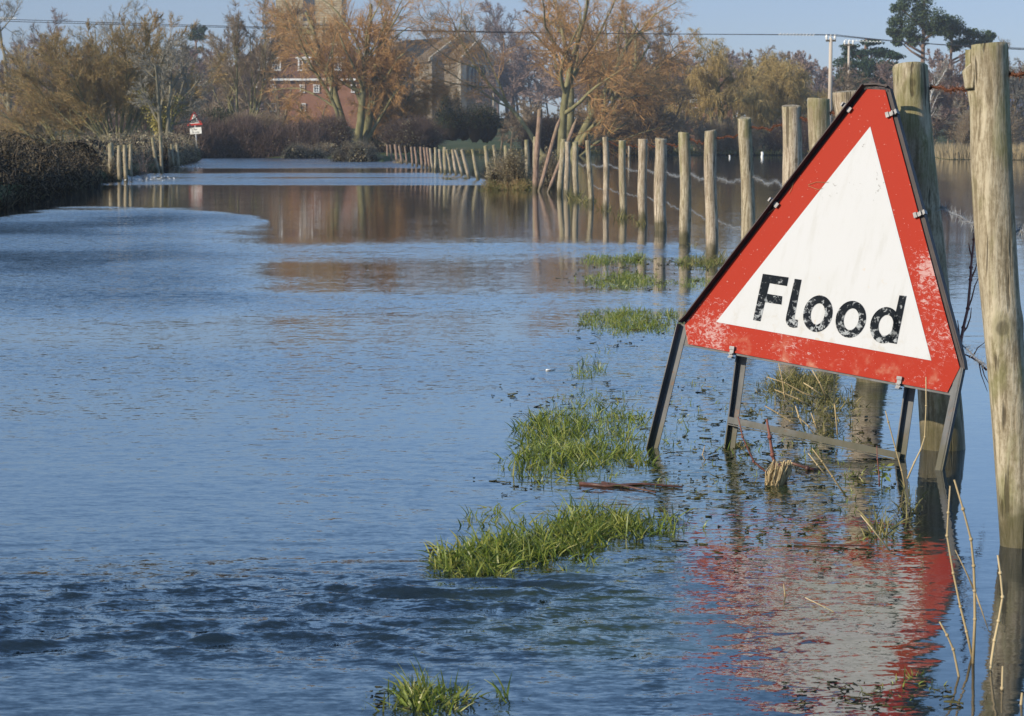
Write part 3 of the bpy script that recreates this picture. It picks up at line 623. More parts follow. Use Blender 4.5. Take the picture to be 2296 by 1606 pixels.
# ------------------------------------------------------------------ barbed wire strands
def wire(name, label, mat, frac, rw, barb, blen, i0, i1, xs=None, dens=1, ragged=0):
    seq = FT[i0:i1]; pts = []
    r = np.random.default_rng(int(frac * 100))
    B0, T0, R0 = FT[0]; B1, T1, R1 = FT[1]
    if i0 == 0: pts.append((B0 + (T0 - B0) * (1 - frac)) + ((B0 - B1) * .8 + np.array([.05, 0, .0])))
    for B, T, R in seq:
        p = B + (T - B) * (1 - frac); p = p + np.array([R * 1.06, -R * .15, 0]); pts.append(p)
    path = []
    for a, b in zip(pts[:-1], pts[1:]):
        n = 14; sag = .012 * np.linalg.norm(b - a)
        for k in range(n): f = k / n; q = a * (1 - f) + b * f; path.append(q - np.array([0, 0, sag * 4 * f * (1 - f) * (1 + .3 * r.normal())]))
    path.append(pts[-1]); path = np.array(path)
    seg = np.linalg.norm(np.diff(path, axis=0), axis=1); s = np.concatenate([[0], np.cumsum(seg)])
    m = int(min(s[-1] / .012, 3500)); ss_ = np.linspace(0, s[-1], m); P = np.stack([np.interp(ss_, s, path[:, k]) for k in range(3)], 1)
    T = nrm(np.gradient(P, axis=0)); U = nrm(np.cross(T, [0, 0, 1.])); Vv = np.cross(U, T); ph = ss_ * 2 * pi / .05
    polys = []
    for sgn in (0, pi): polys.append(P + rw * .9 * (np.cos(ph + sgn)[:, None] * U + np.sin(ph + sgn)[:, None] * Vv))
    parts = [tubes(np.stack(polys), np.full((2, m), rw * .62), 5)]
    nb = int(s[-1] / barb * dens); sb_ = np.sort(r.uniform(0, s[-1], nb)) if ragged else np.arange(nb) * barb
    C0 = np.stack([np.interp(sb_, s, path[:, k]) for k in range(3)], 1); q = 4
    D = nrm(r.normal(size=(nb * q, 3))); C0 = np.repeat(C0, q, 0); ln = blen * r.uniform(.6, 1.2, (nb * q, 1))
    parts.append(tubes(np.stack([C0 - D * ln * .2, C0 + D * ln], 1), np.full((nb * q, 2), rw * .5) * np.array([1, .4]), 3))
    V, Fc = merge(parts); o = obj(name, npmesh(name, V, Fc, mat, True)); tag(o, label, 'wire', 'wire strands of the fence')
wire('barbed_wire', 'rusty brown barbed wire strung along the tops of the fence posts', M_rust, .055, .0030, .021, .013, 0, 14)
wire('barbed_wire', 'silvery barbed wire strung across the upper middle of the fence posts', M_galv, .365, .0019, .028, .026, 0, 14)
wire('barbed_wire', 'lowest barbed wire of the fence, tangled with dead weed near the water', M_galv, .69, .0016, .034, .020, 0, 13)

# ------------------------------------------------------------------ buildings
def bricks(name, a, b, mortar, sx, sz, bumpy=.0):
    t = NT(name); br = t.n('TexBrick'); v = t.co('Generated') if 0 else t.co()
    cx = t.n('CombineXYZ'); xx, yy, zc = t.sep(v); t.l(t.math('ADD', xx, yy), cx.inputs[0]); t.l(zc, cx.inputs[1]); t.l(cx.outputs[0], br.inputs[0])
    br.inputs['Scale'].default_value = 1; br.inputs['Brick Width'].default_value = sx; br.inputs['Row Height'].default_value = sz; br.inputs['Mortar Size'].default_value = min(sx, sz) * .09
    br.inputs['Color1'].default_value = a; br.inputs['Color2'].default_value = b; br.inputs['Mortar'].default_value = mortar
    n1 = t.noise(v, 1.2, 4); n2 = t.noise(v, 6, 3)
    c = t.mix(t.math('MULTIPLY', t.ss(n1, .4, .7), .45), br.outputs[0], C(a[0] * .55, a[1] * .5, a[2] * .45)); c = t.mix(t.math('MULTIPLY', n2, .3), c, mortar)
    return t.fin(c, .9, .15)
M_stone = bricks('church_stone', C(.27, .225, .16), C(.19, .155, .11), C(.13, .105, .08), .75, .34)
M_stone2 = simple('dressed_stone', (.24, .21, .16), (.36, .325, .26), 2, .85, .2)
M_brick = bricks('red_brick', C(.31, .125, .065), C(.24, .09, .045), C(.24, .17, .12), .28, .10)
M_tile = bricks('clay_roof_tiles', C(.20, .10, .06), C(.15, .075, .045), C(.07, .04, .025), .30, .22)
M_tileb = bricks('stone_roof_tiles', C(.20, .15, .09), C(.15, .11, .065), C(.07, .05, .03), .45, .30)
M_slate = simple('blue_slate', (.055, .065, .10), (.10, .11, .16), 2, .6, .3)
M_cream = simple('cream_render', (.55, .52, .38), (.70, .67, .52), 1, .8, .2)
def window(parent, c, w, h, M, arch=0, bars=(2, 3), name='window', fw=.09, mat=None):
    root_f = MB(); fw2 = fw
    for sx in (-1, 1): root_f.box((c[0] + sx * (w / 2 - fw2 / 2), c[1], c[2]), (fw2, .14, h))
    for sz in (-1, 1): root_f.box((c[0], c[1] - .005, c[2] + sz * (h / 2 - fw2 / 2)), (w + .1, .16, fw2))
    for i in range(1, bars[0]): root_f.box((c[0] - w / 2 + w * i / bars[0], c[1] + .02, c[2]), (.05, .08, h - .1))
    for i in range(1, bars[1]): root_f.box((c[0], c[1] + .03, c[2] - h / 2 + h * i / bars[1]), (w - .1, .06, .05))
    f = root_f.build(name, mat or M_white, parent)
    g = MB(); g.box((c[0], c[1] + .07, c[2]), (w - .1, .03, h - .1)); g.build('pane', M_glass, f)
    return f
# brick house, 250 m away (front faces the viewer)
HY = 250.0; k = HY / F
def hx(x): return (x - 1148) * k
def hz(y): return at(1148, y, HY)[2]
gz = 2.4; HS = empty('brick_house', (hx(675), HY, gz)); tag(HS, 'red brick house with white dormer windows in its tiled roof, behind the leafless willow', 'house')
def HX(x): return hx(x) - hx(675)
def HZ(y): return hz(y) - gz
x0, x1 = HX(497), HX(856); dep = 8.0
MB().box(((x0 + x1) / 2, dep / 2, HZ(180) / 2 - .5), (x1 - x0, dep, HZ(180) + 1.0)).build('wall', M_brick, HS)
m = MB(); e0, e1, zr, ze = x0 - .35, x1 + .35, HZ(98), HZ(179); rx0, rx1 = HX(575), HX(780)
m.add([(e0, -.35, ze), (e1, -.35, ze), (e1, dep + .35, ze), (e0, dep + .35, ze), (rx0, dep / 2, zr), (rx1, dep / 2, zr)], [(0, 1, 5, 4), (1, 2, 5), (2, 3, 4, 5), (3, 0, 4), (0, 3, 2, 1)]); m.build('roof', M_tile, HS)
m = MB(); m.box(((x0 + x1) / 2, -.42, HZ(178.8)), (x1 - x0 + .9, .16, .22)); m.build('cornice', M_white, HS)
for (a, b, y0_, y1_) in ((519, 533, 189, 208), (579, 592, 189, 207), (611, 623, 189, 207), (676, 686, 190, 208), (706, 719, 190, 208), (519, 533, 232, 250), (579, 592, 231, 249), (610, 623, 232, 251), (676, 688, 232, 250), (742, 754, 190, 208), (790, 802, 190, 208)):
    window(HS, ((HX(a) + HX(b)) / 2, -.08, (HZ(y0_) + HZ(y1_)) / 2), HX(b) - HX(a), HZ(y0_) - HZ(y1_), 0)
def roofz(dy): return ze + (zr - ze) * (dy + .35) / (dep / 2 + .35)
for (a, b) in ((581, 604), (611, 633), (670, 701), (745, 768)):
    zt, zb = HZ(130), HZ(159); y0_ = (zb - ze) / (zr - ze) * (dep / 2 + .35) - .35; m = MB()
    m.box(((HX(a) + HX(b)) / 2, y0_ + 1.0, (zt + zb) / 2), (HX(b) - HX(a), 1.9, zt - zb)); d = m.build('dormer', M_tile, HS)
    MB().box(((HX(a) + HX(b)) / 2, y0_ + 1.0, zt + .06), (HX(b) - HX(a) + .5, 2.4, .16)).build('dormer_roof', M_white, d)
    window(d, ((HX(a) + HX(b)) / 2, y0_ - .02, (zt + zb) / 2), HX(b) - HX(a) - .05, zt - zb - .05, 0, name='dormer_window', bars=(3, 2), fw=.16)
# low annex with slate roof
AN = empty('slate_roofed_annex', (hx(446), 238, gz)); tag(AN, 'low cream building with a blue slate hipped roof left of the brick house', 'outbuilding')
ka = 238 / F; ax = lambda x: (x - 446) * ka; az = lambda y: at(1148, y, 238)[2] - gz
m = MB(); m.add([(ax(396), -.3, az(225)), (ax(494), -.3, az(225)), (ax(494), 6, az(225)), (ax(396), 6, az(225)), (ax(418), 2.8, az(204)), (ax(482), 2.8, az(204))], [(0, 1, 5, 4), (1, 2, 5), (2, 3, 4, 5), (3, 0, 4), (0, 3, 2, 1)]); m.build('roof', M_slate, AN)
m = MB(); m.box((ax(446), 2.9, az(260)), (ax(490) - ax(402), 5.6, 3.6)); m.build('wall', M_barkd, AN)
m = MB(); m.box((ax(446), -.2, az(228.5)), (ax(492) - ax(400), .3, .36)); m.build('fascia', M_cream, AN)
for i in range(6):
    MB().box((ax(406 + i * 16), -.2, az(250)), (.22, .22, az(232) - az(268))).build('column', M_cream, AN)
# church, 300 m away: tower, nave, chancel
CY = 300.0; kc = CY / F
def cz(y): return at(1148, y, CY)[2]
CH = empty('church', ((1040 - 1148) * kc, CY, 3.2)); tag(CH, 'old stone church with square tower, long tiled nave and arched east window', 'church')
gz3 = 3.2
def cx_(x): return (x - 1040) * kc
def czl(y): return cz(y) - gz3
th_ = radians(-60); ux, uy = cos(th_), sin(th_)          # long axis, pointing right and towards the viewer
vx, vy = -uy, ux                                         # gable width direction, right and away
def cw(u, v, z): return (u * ux + v * vx, u * uy + v * vy, z)
def cbox(b, u0, u1, v0, v1, z0, z1):
    P = [cw(u, v, z) for u in (u0, u1) for v in (v0, v1) for z in (z0, z1)]
    b.add(P, [(0, 1, 3, 2), (4, 6, 7, 5), (0, 4, 5, 1), (2, 3, 7, 6), (0, 2, 6, 4), (1, 5, 7, 3)]); return b
def hall(u0, u1, v0, v1, zs, zr_, name, gable_h, window_spec=None):
    vm = (v0 + v1) / 2; b = MB(); cbox(b, u0, u1, v0, v1, -1, zs)
    b.add([cw(u1, v0, zs), cw(u1, v1, zs), cw(u1, vm, zr_ - .1), cw(u0, v0, zs), cw(u0, v1, zs), cw(u0, vm, zr_ - .1)], [(0, 1, 2), (3, 5, 4)])
    w_ = b.build(name + '_wall', M_stone, CH)
    b = MB(); o = .3
    for s, vv in ((-1, v0 - o), (1, v1 + o)):
        zz2 = zs - o * (zr_ - zs) / (vm - v0)
        P = [cw(u0, vm, zr_), cw(u1 - .35, vm, zr_), cw(u1 - .35, vv, zz2), cw(u0, vv, zz2)]; Q = [(p[0], p[1], p[2] - .2) for p in P]
        b.add(P + Q, [(0, 1, 2, 3), (7, 6, 5, 4), (0, 4, 5, 1), (1, 5, 6, 2), (2, 6, 7, 3), (3, 7, 4, 0)])
    b.build(name + '_roof', M_tileb, CH)
    b = MB()
    for vv in (v0 - .35, v1 + .35):
        zz2 = zs - .35 * (zr_ - zs) / (vm - v0)
        P = [cw(u, v, z) for (u, v, z) in ((u1 - .4, vv, zz2), (u1 + .12, vv, zz2), (u1 + .12, vv, zz2 + gable_h), (u1 - .4, vv, zz2 + gable_h), (u1 - .4, vm, zr_), (u1 + .12, vm, zr_), (u1 + .12, vm, zr_ + gable_h), (u1 - .4, vm, zr_ + gable_h))]
        b.add(P, [(0, 1, 2, 3), (7, 6, 5, 4), (0, 4, 5, 1), (1, 5, 6, 2), (2, 6, 7, 3), (3, 7, 4, 0)])
    b.build(name + '_coping', M_stone2, CH); return w_
# chancel gable centre sits at photo column 1075
uc = 0.0
def solve_u(x, v): return None
cv0, cv1 = 0.0, 4.9                                        # width (projects to about 75 photo px)
base_x = cx_(1037)                                         # left corner of the chancel gable
def shift(b): pass
CH.location.x += base_x
def wz(y): return czl(y)
hall(-7.5, 0, cv0, cv1, wz(133), wz(94), 'chancel', .35)
hall(-26, -5.0, cv0 - 1.9, cv1 + 2.6, wz(131), wz(76), 'nave', .45)
b = MB(); cbox(b, -.6, .55, cv0 - .5, cv0 + .35, -1, wz(140)); b.build('buttress', M_stone2, CH)
b = MB(); cbox(b, -.6, .55, cv1 - .4, cv1 + .5, -1, wz(163)); b.build('buttress', M_stone2, CH)
b = MB(); cbox(b, -.05, .2, cv0 + 2.3, cv0 + 2.6, wz(94) + .3, wz(88)); cbox(b, -.05, .2, cv0 + 2.05, cv0 + 2.85, wz(91), wz(90)); b.build('gable_cross', M_stone2, CH)
# east window: pointed arch frame, mullions, dark glass
vm = (cv0 + cv1) / 2; ww = 1.25; zb_, zs_, zt_ = wz(218), wz(165), wz(143)
arc = [(-ww, zb_), (-ww, zs_)] + [(-ww * cos(q) , zs_ + (zt_ - zs_) * sin(q)) for q in np.linspace(.2, pi / 2, 6)] + [(ww * cos(q), zs_ + (zt_ - zs_) * sin(q)) for q in np.linspace(pi / 2 - .2, .2, 6)] + [(ww, zs_), (ww, zb_)]
b = MB(); n_ = len(arc)
o_ = [(p * 1.22, zb_ - .15 if i in (0, n_ - 1) else z + (.2 if abs(p) < ww * .99 else 0)) for i, (p, z) in enumerate(arc)]
for i in range(n_ - 1):
    A, B_, C_, D_ = arc[i], arc[i + 1], o_[i + 1], o_[i]
    P = [cw(u, vm + q[0], q[1]) for u in (.02, .22) for q in (A, B_, C_, D_)]
    b.add(P, [(0, 1, 2, 3), (7, 6, 5, 4), (0, 4, 5, 1), (2, 6, 7, 3), (1, 5, 6, 2), (0, 3, 7, 4)])
wf = b.build('east_window', M_stone2, CH)
b = MB(); b.add([cw(.03, vm + p, z) for p, z in arc], [tuple(range(n_))]); b.build('pane', M_glass, wf)
b = MB()
for i in range(1, 5): cbox(b, .04, .18, vm - ww + i * ww / 2.5 - .06, vm - ww + i * ww / 2.5 + .06, zb_, zs_ + (zt_ - zs_) * .6)
cbox(b, .04, .17, vm - ww, vm + ww, (zs_ + zb_) / 2 + .5, (zs_ + zb_) / 2 + .64); b.build('mullions', M_stone2, wf)
b = MB(); tx0, tx1 = cx_(621) - base_x, cx_(768) - base_x
b.box(((tx0 + tx1) / 2, 6, czl(-60) / 2), (tx1 - tx0, tx1 - tx0, czl(-60))); M_tower = bricks('pale_rubble_stone', C(.56, .46, .29), C(.40, .32, .19), C(.20, .15, .09), .8, .32); tw = b.build('tower', M_tower, CH)
for z_ in (52, -60): b = MB(); b.box(((tx0 + tx1) / 2, 6, czl(z_)), (tx1 - tx0 + .4, tx1 - tx0 + .4, .3)); b.build('string_course', M_stone2, tw)
for i in range(7): b = MB(); b.box((tx0 + .5 + i * (tx1 - tx0 - 1) / 6, 6 - (tx1 - tx0) / 2 + .2, czl(-60) + .65), (.7, .4, 1.0)); b.build('merlon', M_stone2, tw)
b = MB(); b.box((tx0 - .1, 6 - (tx1 - tx0) / 2 + .2, czl(130) - 3), (1.1, 1.2, czl(95) - czl(130) + 6)); b.build('tower_buttress', M_stone, tw)
b = MB(); b.box(((tx0 + tx1) / 2, 6 - (tx1 - tx0) / 2 - .02, czl(20)), (1.5, .12, 3.0)); b.build('belfry_opening', M_glass, tw)
# cottage behind the weeping willows
CT = empty('brick_cottage', ((1592 - 1148) * .04, 200, .5)); tag(CT, 'small red brick cottage with a white window behind the weeping willows', 'house')
cX = lambda x: (x - 1592) * .04; cZ = lambda y: at(1148, y, 200)[2] - .5
MB().box((0, 2.5, cZ(205) / 2 - .3), (cX(1640) - cX(1543), 5, cZ(205) + .6)).build('wall', M_brick, CT)
m = MB(); m.add([(cX(1538), -.3, cZ(206)), (cX(1645), -.3, cZ(206)), (cX(1645), 5.3, cZ(206)), (cX(1538), 5.3, cZ(206)), (cX(1545), 2.5, cZ(165)), (cX(1638), 2.5, cZ(165))], [(0, 1, 5, 4), (1, 2, 5), (2, 3, 4, 5), (3, 0, 4), (0, 3, 2, 1)]); m.build('roof', M_tile, CT)
window(CT, (cX(1555), -.08, cZ(221)), .85, .75, 0); window(CT, (cX(1604), -.08, cZ(221)), .85, .75, 0)
m = MB(); m.box((cX(1570), -.1, cZ(242)), (1.9, .12, .08)); m.build('sill_band', M_white, CT)
SH = empty('dark_barn', ((2262 - 1148) * .034, 172, .2)); tag(SH, 'dark blue black barn among trees at the right edge', 'barn')
m = MB(); m.box((0, 3, 1.3), (5.5, 6, 2.8)); m.build('wall', simple('tarred_boards', (.018, .02, .035), (.035, .038, .055), 3), SH)
m = MB(); m.add([(-3, -.3, 2.7), (3, -.3, 2.7), (3, 6.3, 2.7), (-3, 6.3, 2.7), (-3, 3, 4.0), (3, 3, 4.0)], [(0, 1, 5, 4), (1, 2, 5), (2, 3, 4, 5), (3, 0, 4), (0, 3, 2, 1)]); m.build('roof', M_slate, SH)

# ------------------------------------------------------------------ utility poles and the power line
def upole(x, yt, Y, w, label):
    T = at(x, yt, Y); z0 = float(land(np.array([T[0]]), np.array([Y]))[0]) - .3; r = w / 2 * Y / F
    o = empty('utility_pole', (T[0], Y, z0)); tag(o, label, 'utility pole', 'wooden utility poles'); H = T[2] - z0
    MB().tube([(0, 0, 0), (0, 0, H * .5), (0, 0, H)], [r * 1.15, r, r * .8], 10).build('pole', M_pole, o, True)
    m = MB(); m.box((0, -.02, H - .15), (.62 * Y / 139, .12, .12)); m.build('crossarm', M_barkd, o)
    for s in (-1, 0, 1): MB().tube([(s * .26 * Y / 139, 0, H - .1), (s * .26 * Y / 139, 0, H + .08), (s * .26 * Y / 139, 0, H + .22)], [.05, .09, .05], 8).build('insulator', M_white, o)
    return T
M_pole = simple('pale_utility_pole', (.40, .34, .27), (.55, .48, .39), 3, .85, .2, 0, (1, 1, .1))
T1 = upole(1863, 86, 139, 9.5, 'pale wooden utility pole carrying the line, nearer and thicker of two'); T2 = upole(1903.5, 97, 172, 6, 'pale wooden utility pole set further back, thinner of two')
def cable(a, b, sag, label, r=.022, n=40):
    pts = [np.array(a) * (1 - f) + np.array(b) * f - np.array([0, 0, sag * 4 * f * (1 - f)]) for f in np.linspace(0, 1, n)]
    m = MB(); m.tube(pts, r, 5, False); tag(m.build('power_cable', M_cable, None), label, 'cable', 'overhead power cables')
for i, (dz, dx) in enumerate(((0, -.26), (.02, .26))):
    a = T1 + np.array([dx, 0, .2 + dz]); dy = (0, 5)[i]
    cable(a, at(-160, 37 + dy, 150), .25, ('upper', 'lower')[i] + ' of the two overhead cables running left from the thicker pole across the treetops')
    cable(a, at(2420, 112 + 4 * i, 110), .15, ('upper', 'lower')[i] + ' of the two overhead cables running right from the thicker pole to the photo edge')
def marker(a, b, label):
    n = 130; pts = []; a, b = np.array(a), np.array(b)
    for i in range(n): f = i / (n - 1); q = f * 2 * pi * 11; pts.append(a * (1 - f) + b * f + np.array([0, .06 * cos(q), .06 * sin(q)]))
    m = MB(); m.tube(pts, .022, 5); tag(m.build('cable_spiral', M_white, None), label, 'cable marker', 'white spirals round the cable')
P_l = lambda f: (T1 + np.array([-.26, 0, .2])) * (1 - f) + at(-160, 37, 150) * f
marker(P_l(.012), P_l(.05), 'white spiral wrapped round the cable left of the thicker pole')
marker(P_l(.895), P_l(.925), 'white spiral wrapped round the cable at the left photo edge')
marker(T2 + np.array([-.3, 0, .2]), T2 + np.array([2.6, 0, .06]), 'white spiral on the cable at the thinner pole')

# ------------------------------------------------------------------ distant bend warning sign
BY = 120.0; bx = (446 - 1148) * BY / F; BS = empty('bend_sign', (bx, BY, 0)); tag(BS, 'small distant triangular double bend warning sign on a leaning grey pole', 'road sign'); kb = BY / F
zb = lambda y: at(446, y, BY)[2]
BS.rotation_euler = (0, radians(-4), radians(-8))
MB().tube([(.0, .03, -.3), (0, .03, zb(262))], .04, 8).build('pole', simple('grey_pole', (.35, .36, .36), (.48, .49, .49), 3), BS, True)
tri = lambda s, y: [(-s / 2, zb(281) + (.43 - s / 2) * .35), (s / 2, zb(281) + (.43 - s / 2) * .35), (0, zb(281) + (.43 - s / 2) * .35 + s * .9)]
m = MB(); m.prism(tri(.86, 0), -.015, .01); m.build('panel', simple('bend_sign_red', (.42, .03, .02), (.50, .045, .03), 5, .5), BS)
m = MB(); m.prism([(-.27, zb(281) + .10), (.27, zb(281) + .10), (0, zb(281) + .62)], -.022, -.0151); m.build('white_triangle', M_white, BS)
m = MB(); pts = [(-.085, .135), (-.085, .30), (.055, .22), (.055, .39)]
for a, b_ in zip(pts[:-1], pts[1:]): m.beam((a[0], -.024 , zb(281) + a[1]), (b_[0], -.024, zb(281) + b_[1]), .004 , .055, (0, 1, 0)) if 0 else m.beam((a[0], -.026, zb(281) + a[1]), (b_[0], -.026, zb(281) + b_[1]), .055, .006, (0, 1, 0))
M_blk = simple('black_vinyl', (.012, .012, .012), (.02, .02, .02), 3, .5)
m.build('bend_symbol', M_blk, BS)
m = MB(); m.box((.02, -.01, (zb(286) + zb(300.5)) / 2), (.64, .02, zb(286) - zb(300.5))); m.build('distance_plate', M_white, BS)
def text(s, size, loc, parent, name='lettering', mat=None):
    cu = bpy.data.curves.new(name, 'FONT'); cu.body = s; cu.size = size; cu.align_x = 'CENTER'; cu.extrude = .002
    o = bpy.data.objects.new(name, cu); COL.objects.link(o); dg = bpy.context.evaluated_depsgraph_get(); me = bpy.data.meshes.new_from_object(o.evaluated_get(dg)); bpy.data.objects.remove(o)
    me.materials.clear(); me.materials.append(mat or M_blk); q = obj(name, me, parent, loc); q.rotation_euler = (pi / 2, 0, 0); return q
text('For', .14, (.02, -.024, zb(292.2)), BS, 'plate_lettering'); text('½ mile', .14, (.02, -.024, zb(298.8)), BS, 'plate_lettering')

# ------------------------------------------------------------------ trees
def gz_(x, Y): X = (x - 1148) * Y / F; return X, float(land(np.array([X]), np.array([Y]))[0])
def bare(name, label, x, ytop, Y, mt, mw, stems=1, spread=12, seed=0, n=(7, 9, 8), ang=(38, 36, 34), trop=(.05, .04, .02, .02), lens=(.55, .55, .5), r0=None, lean=0, tw=.012, H=None, group=None, wan=.10, l4=7, rs=(.6,), t0=.25, cat='tree', keep=None, extra=None):
    X, z = gz_(x, Y); top = at(x, ytop, Y)[2]; H = H or (top - z) * 1.12; r = np.random.default_rng(seed); st = []
    R = r0 or H * .022
    for i in range(stems):
        q = r.uniform(0, 6.3) if stems > 1 else 0; a = radians(spread * (r.uniform(.3, 1) if stems > 1 else .1))
        st.append((cos(q) * R * 1.2 * (stems > 1), sin(q) * R * 1.2 * (stems > 1), (cos(q) * sin(a) + lean, sin(q) * sin(a), cos(a)), H * .76 * r.uniform(.85, 1.05), R * r.uniform(.7, 1)))
    if extra: st += extra(H, R)
    lv = [dict(K=8, wan=wan * .6, trop=trop[0], tip=.25)]
    for k in range(3):
        lv.append(dict(n=n[k], len=lens[k], ang=ang[k], angs=12, K=(7, 6, 5)[k], wan=wan * (1, 1.2, .9)[k], trop=trop[k + 1], t0=(t0, .15, .1)[k], rad=(.55, .5, .5)[k], rmin=tw * (2.2, 1.4, 1)[k], tip=(.3, .4, .5)[k]))
    if l4: lv.append(dict(n=l4, len=.85, ang=24, angs=9, K=4, wan=wan * .75, trop=trop[-1], t0=.1, rad=.7, rmin=tw * .8, tip=.5))
    return make_tree(name, label, (X, Y, z), st, lv, mt, mw, cat, group, 2, (7, 5, 3), seed, keep)

bare('bare_tree', 'tall pale barked leafless tree at the left photo edge', 30, -70, 140, M_bark, M_tw_g, 1, 8, 11, (9, 9, 9), (48, 42, 38), tw=.013)
bare('bare_tree', 'dark twiggy leafless tree behind the pale tree at the left edge', 112, -5, 200, M_barkd, M_tw_p, 1, 8, 12, (10, 10, 10), (50, 45, 38), tw=.02)
bare('bare_tree', 'thin branched leafless tree rising above the big rounded shrub', 205, -5, 165, M_bark, M_tw_g, 2, 12, 13, (7, 8, 7), (38, 36, 34), tw=.012)
bare('sprawling_shrub', 'huge rounded leafless shrub with olive stems fanning out above the dark hedge', 270, 18, 108, M_barkg, M_tw_o, 26, 60, 14, (7, 11, 13), (24, 26, 26), (.05, .05, .04, .04), (.55, .5, .45), .07, tw=.0085, wan=.10, cat='shrub', l4=3)
bare('sprawling_shrub', 'orange brown leafless shrub left of the huge rounded one', 150, 85, 112, M_barkg, M_tw_o, 16, 62, 15, (6, 10, 11), (26, 26, 26), (.04, .04, .03, .03), (.55, .5, .45), .06, tw=.009, cat='shrub', l4=3)
bare('sprawling_shrub', 'olive leafless shrub with upright shoots just left of the ivy covered tree', 330, 60, 116, M_barkg, M_tw_o, 8, 24, 16, (7, 10, 9), (26, 26, 24), (.08, .07, .06, .05), (.5, .5, .45), .06, tw=.009, cat='shrub', l4=3)
iv = bare('ivy_clad_tree', 'forked leafless tree with yellow green ivy round its trunk, near the bend sign', 366, 50, 98, M_bark, M_tw_g, 3, 44, 17, (7, 8, 8), (40, 38, 34), r0=.15, tw=.010)
r_ = np.random.default_rng(5)
def ivy_pos(n):
    a = r_.random(n); s = r_.integers(0, 3, n); dx = np.choose(s, [0, -.9, .85]); z = .2 + a * np.choose(s, [1.0, 2.2, 2.0])
    X = np.where(s == 0, 0, dx * np.clip((z - .8) / 1.6, 0, 1.3)); return np.stack([X, np.zeros(n), z], 1) + r_.normal(size=(n, 3)) * np.array([.17, .17, .16])
V, Fc, tn = leaves(2600, ivy_pos, .07, r_); obj('ivy', npmesh('ivy', V, Fc, M_ivy, False, tn), iv)
bare('bare_tree', 'tall fan shaped leafless tree in front of the brick house left end', 543, 2, 146, M_barkg, M_tw_b, 6, 22, 18, (9, 9, 9), (28, 28, 28), (.07, .06, .05, .04), (.55, .5, .45), .14, tw=.011)
bare('bare_tree', 'short leaning pollard trunk with a few sprouts in front of the house', 618, 150, 140, M_bark, M_tw_b, 2, 10, 19, (5, 7, 6), (45, 40, 38), r0=.2, lean=.42, tw=.010)
for i, (x, yt, Y, lb) in enumerate(((92, 60, 185, 'hazy leafless tree low behind the pale left tree'), (395, 95, 190, 'hazy leafless tree behind the ivy covered tree'), (455, 110, 200, 'low purple brown leafless tree above the slate roof'), (500, 85, 195, 'purple brown leafless tree above the slate roof, right'), (250, 110, 170, 'hazy leafless tree behind the huge rounded shrub'))):
    bare('bare_tree', lb, x, yt, Y, M_barkd, M_tw_p, 2, 14, 30 + i, (8, 9, 9), (45, 40, 36), tw=.017)
# crack willows: several stems, orange twigs
def willow(label, x, ytop, Y, seed, stems, mw=M_tw_w, n=(9, 11, 12), tr=(.03, .03, -.01, -.03), H=None, r0=.3, extra=None, group='orange twigged crack willows', tw=.0085, l4=5, lens=(.62, .55, .5)):
    return bare('crack_willow', label, x, ytop, Y, M_barkg, mw, stems, 26, seed, n, (46, 42, 34), tr, lens, r0, tw=tw, wan=.13, t0=.3, group=group, extra=extra, l4=l4)
willow('large orange twigged willow with three pale stems in front of the church tower', 792, -95, 138, 41, 3, r0=.34,
       extra=lambda H, R: [(-.3, 0, (-.75, .1, 1), H * .36, R * .4), (-.2, -.1, (-.45, -.1, 1), H * .62, R * .5), (.2, -.1, (.5, -.1, 1), H * .5, R * .4)])
willow('large orange twigged willow with a double trunk right of the church window', 1255, -110, 140, 42, 3, r0=.36,
       extra=lambda H, R: [(.3, 0, (.6, .1, 1), H * .66, R * .6), (-.3, 0, (-.95, .05, 1), H * .74, R * .5), (.3, .1, (.95, .1, 1), H * .5, R * .4)])
willow('drooping reddish brown willow between the orange willow and the dark evergreens', 905, 130, 140, 43, 4, M_tw_w, (9, 11, 12), (.0, -.05, -.14, -.16), r0=.14, lens=(.7, .6, .6))
willow('orange brown willow behind the double trunked one on its right', 1395, -20, 158, 44, 3, M_tw_w, (10, 11, 10), r0=.24, tw=.013)
bare('bare_tree', 'blue grey leafless tree rising behind the church gables', 1050, -5, 335, M_barkd, M_tw_g, 2, 14, 46, (10, 10, 10), (45, 40, 36), tw=.02)
bare('bare_tree', 'grey leafless tree behind the church, partly hidden by the double trunked willow', 1140, -10, 335, M_barkd, M_tw_p, 2, 14, 47, (10, 10, 10), (45, 40, 36), tw=.022)
bare('bare_tree', 'dark trunked leafless tree right of the orange willows', 1512, 35, 170, M_barkd, M_tw_b, 1, 8, 48, (10, 10, 10), (48, 42, 38), r0=.2, tw=.016)
bare('bare_tree', 'tangled dark low tree with bent limbs left of the weeping willows', 1470, 160, 142, M_barkd, M_tw_b, 5, 50, 49, (8, 10, 10), (48, 45, 40), (-.02, -.04, -.06, -.06), r0=.12, tw=.012)
bare('bare_tree', 'leafless tree with a rounded purple crown right of the double trunked willow', 1440, 70, 190, M_barkd, M_tw_p, 3, 18, 50, (10, 10, 10), (45, 40, 36), tw=.018)
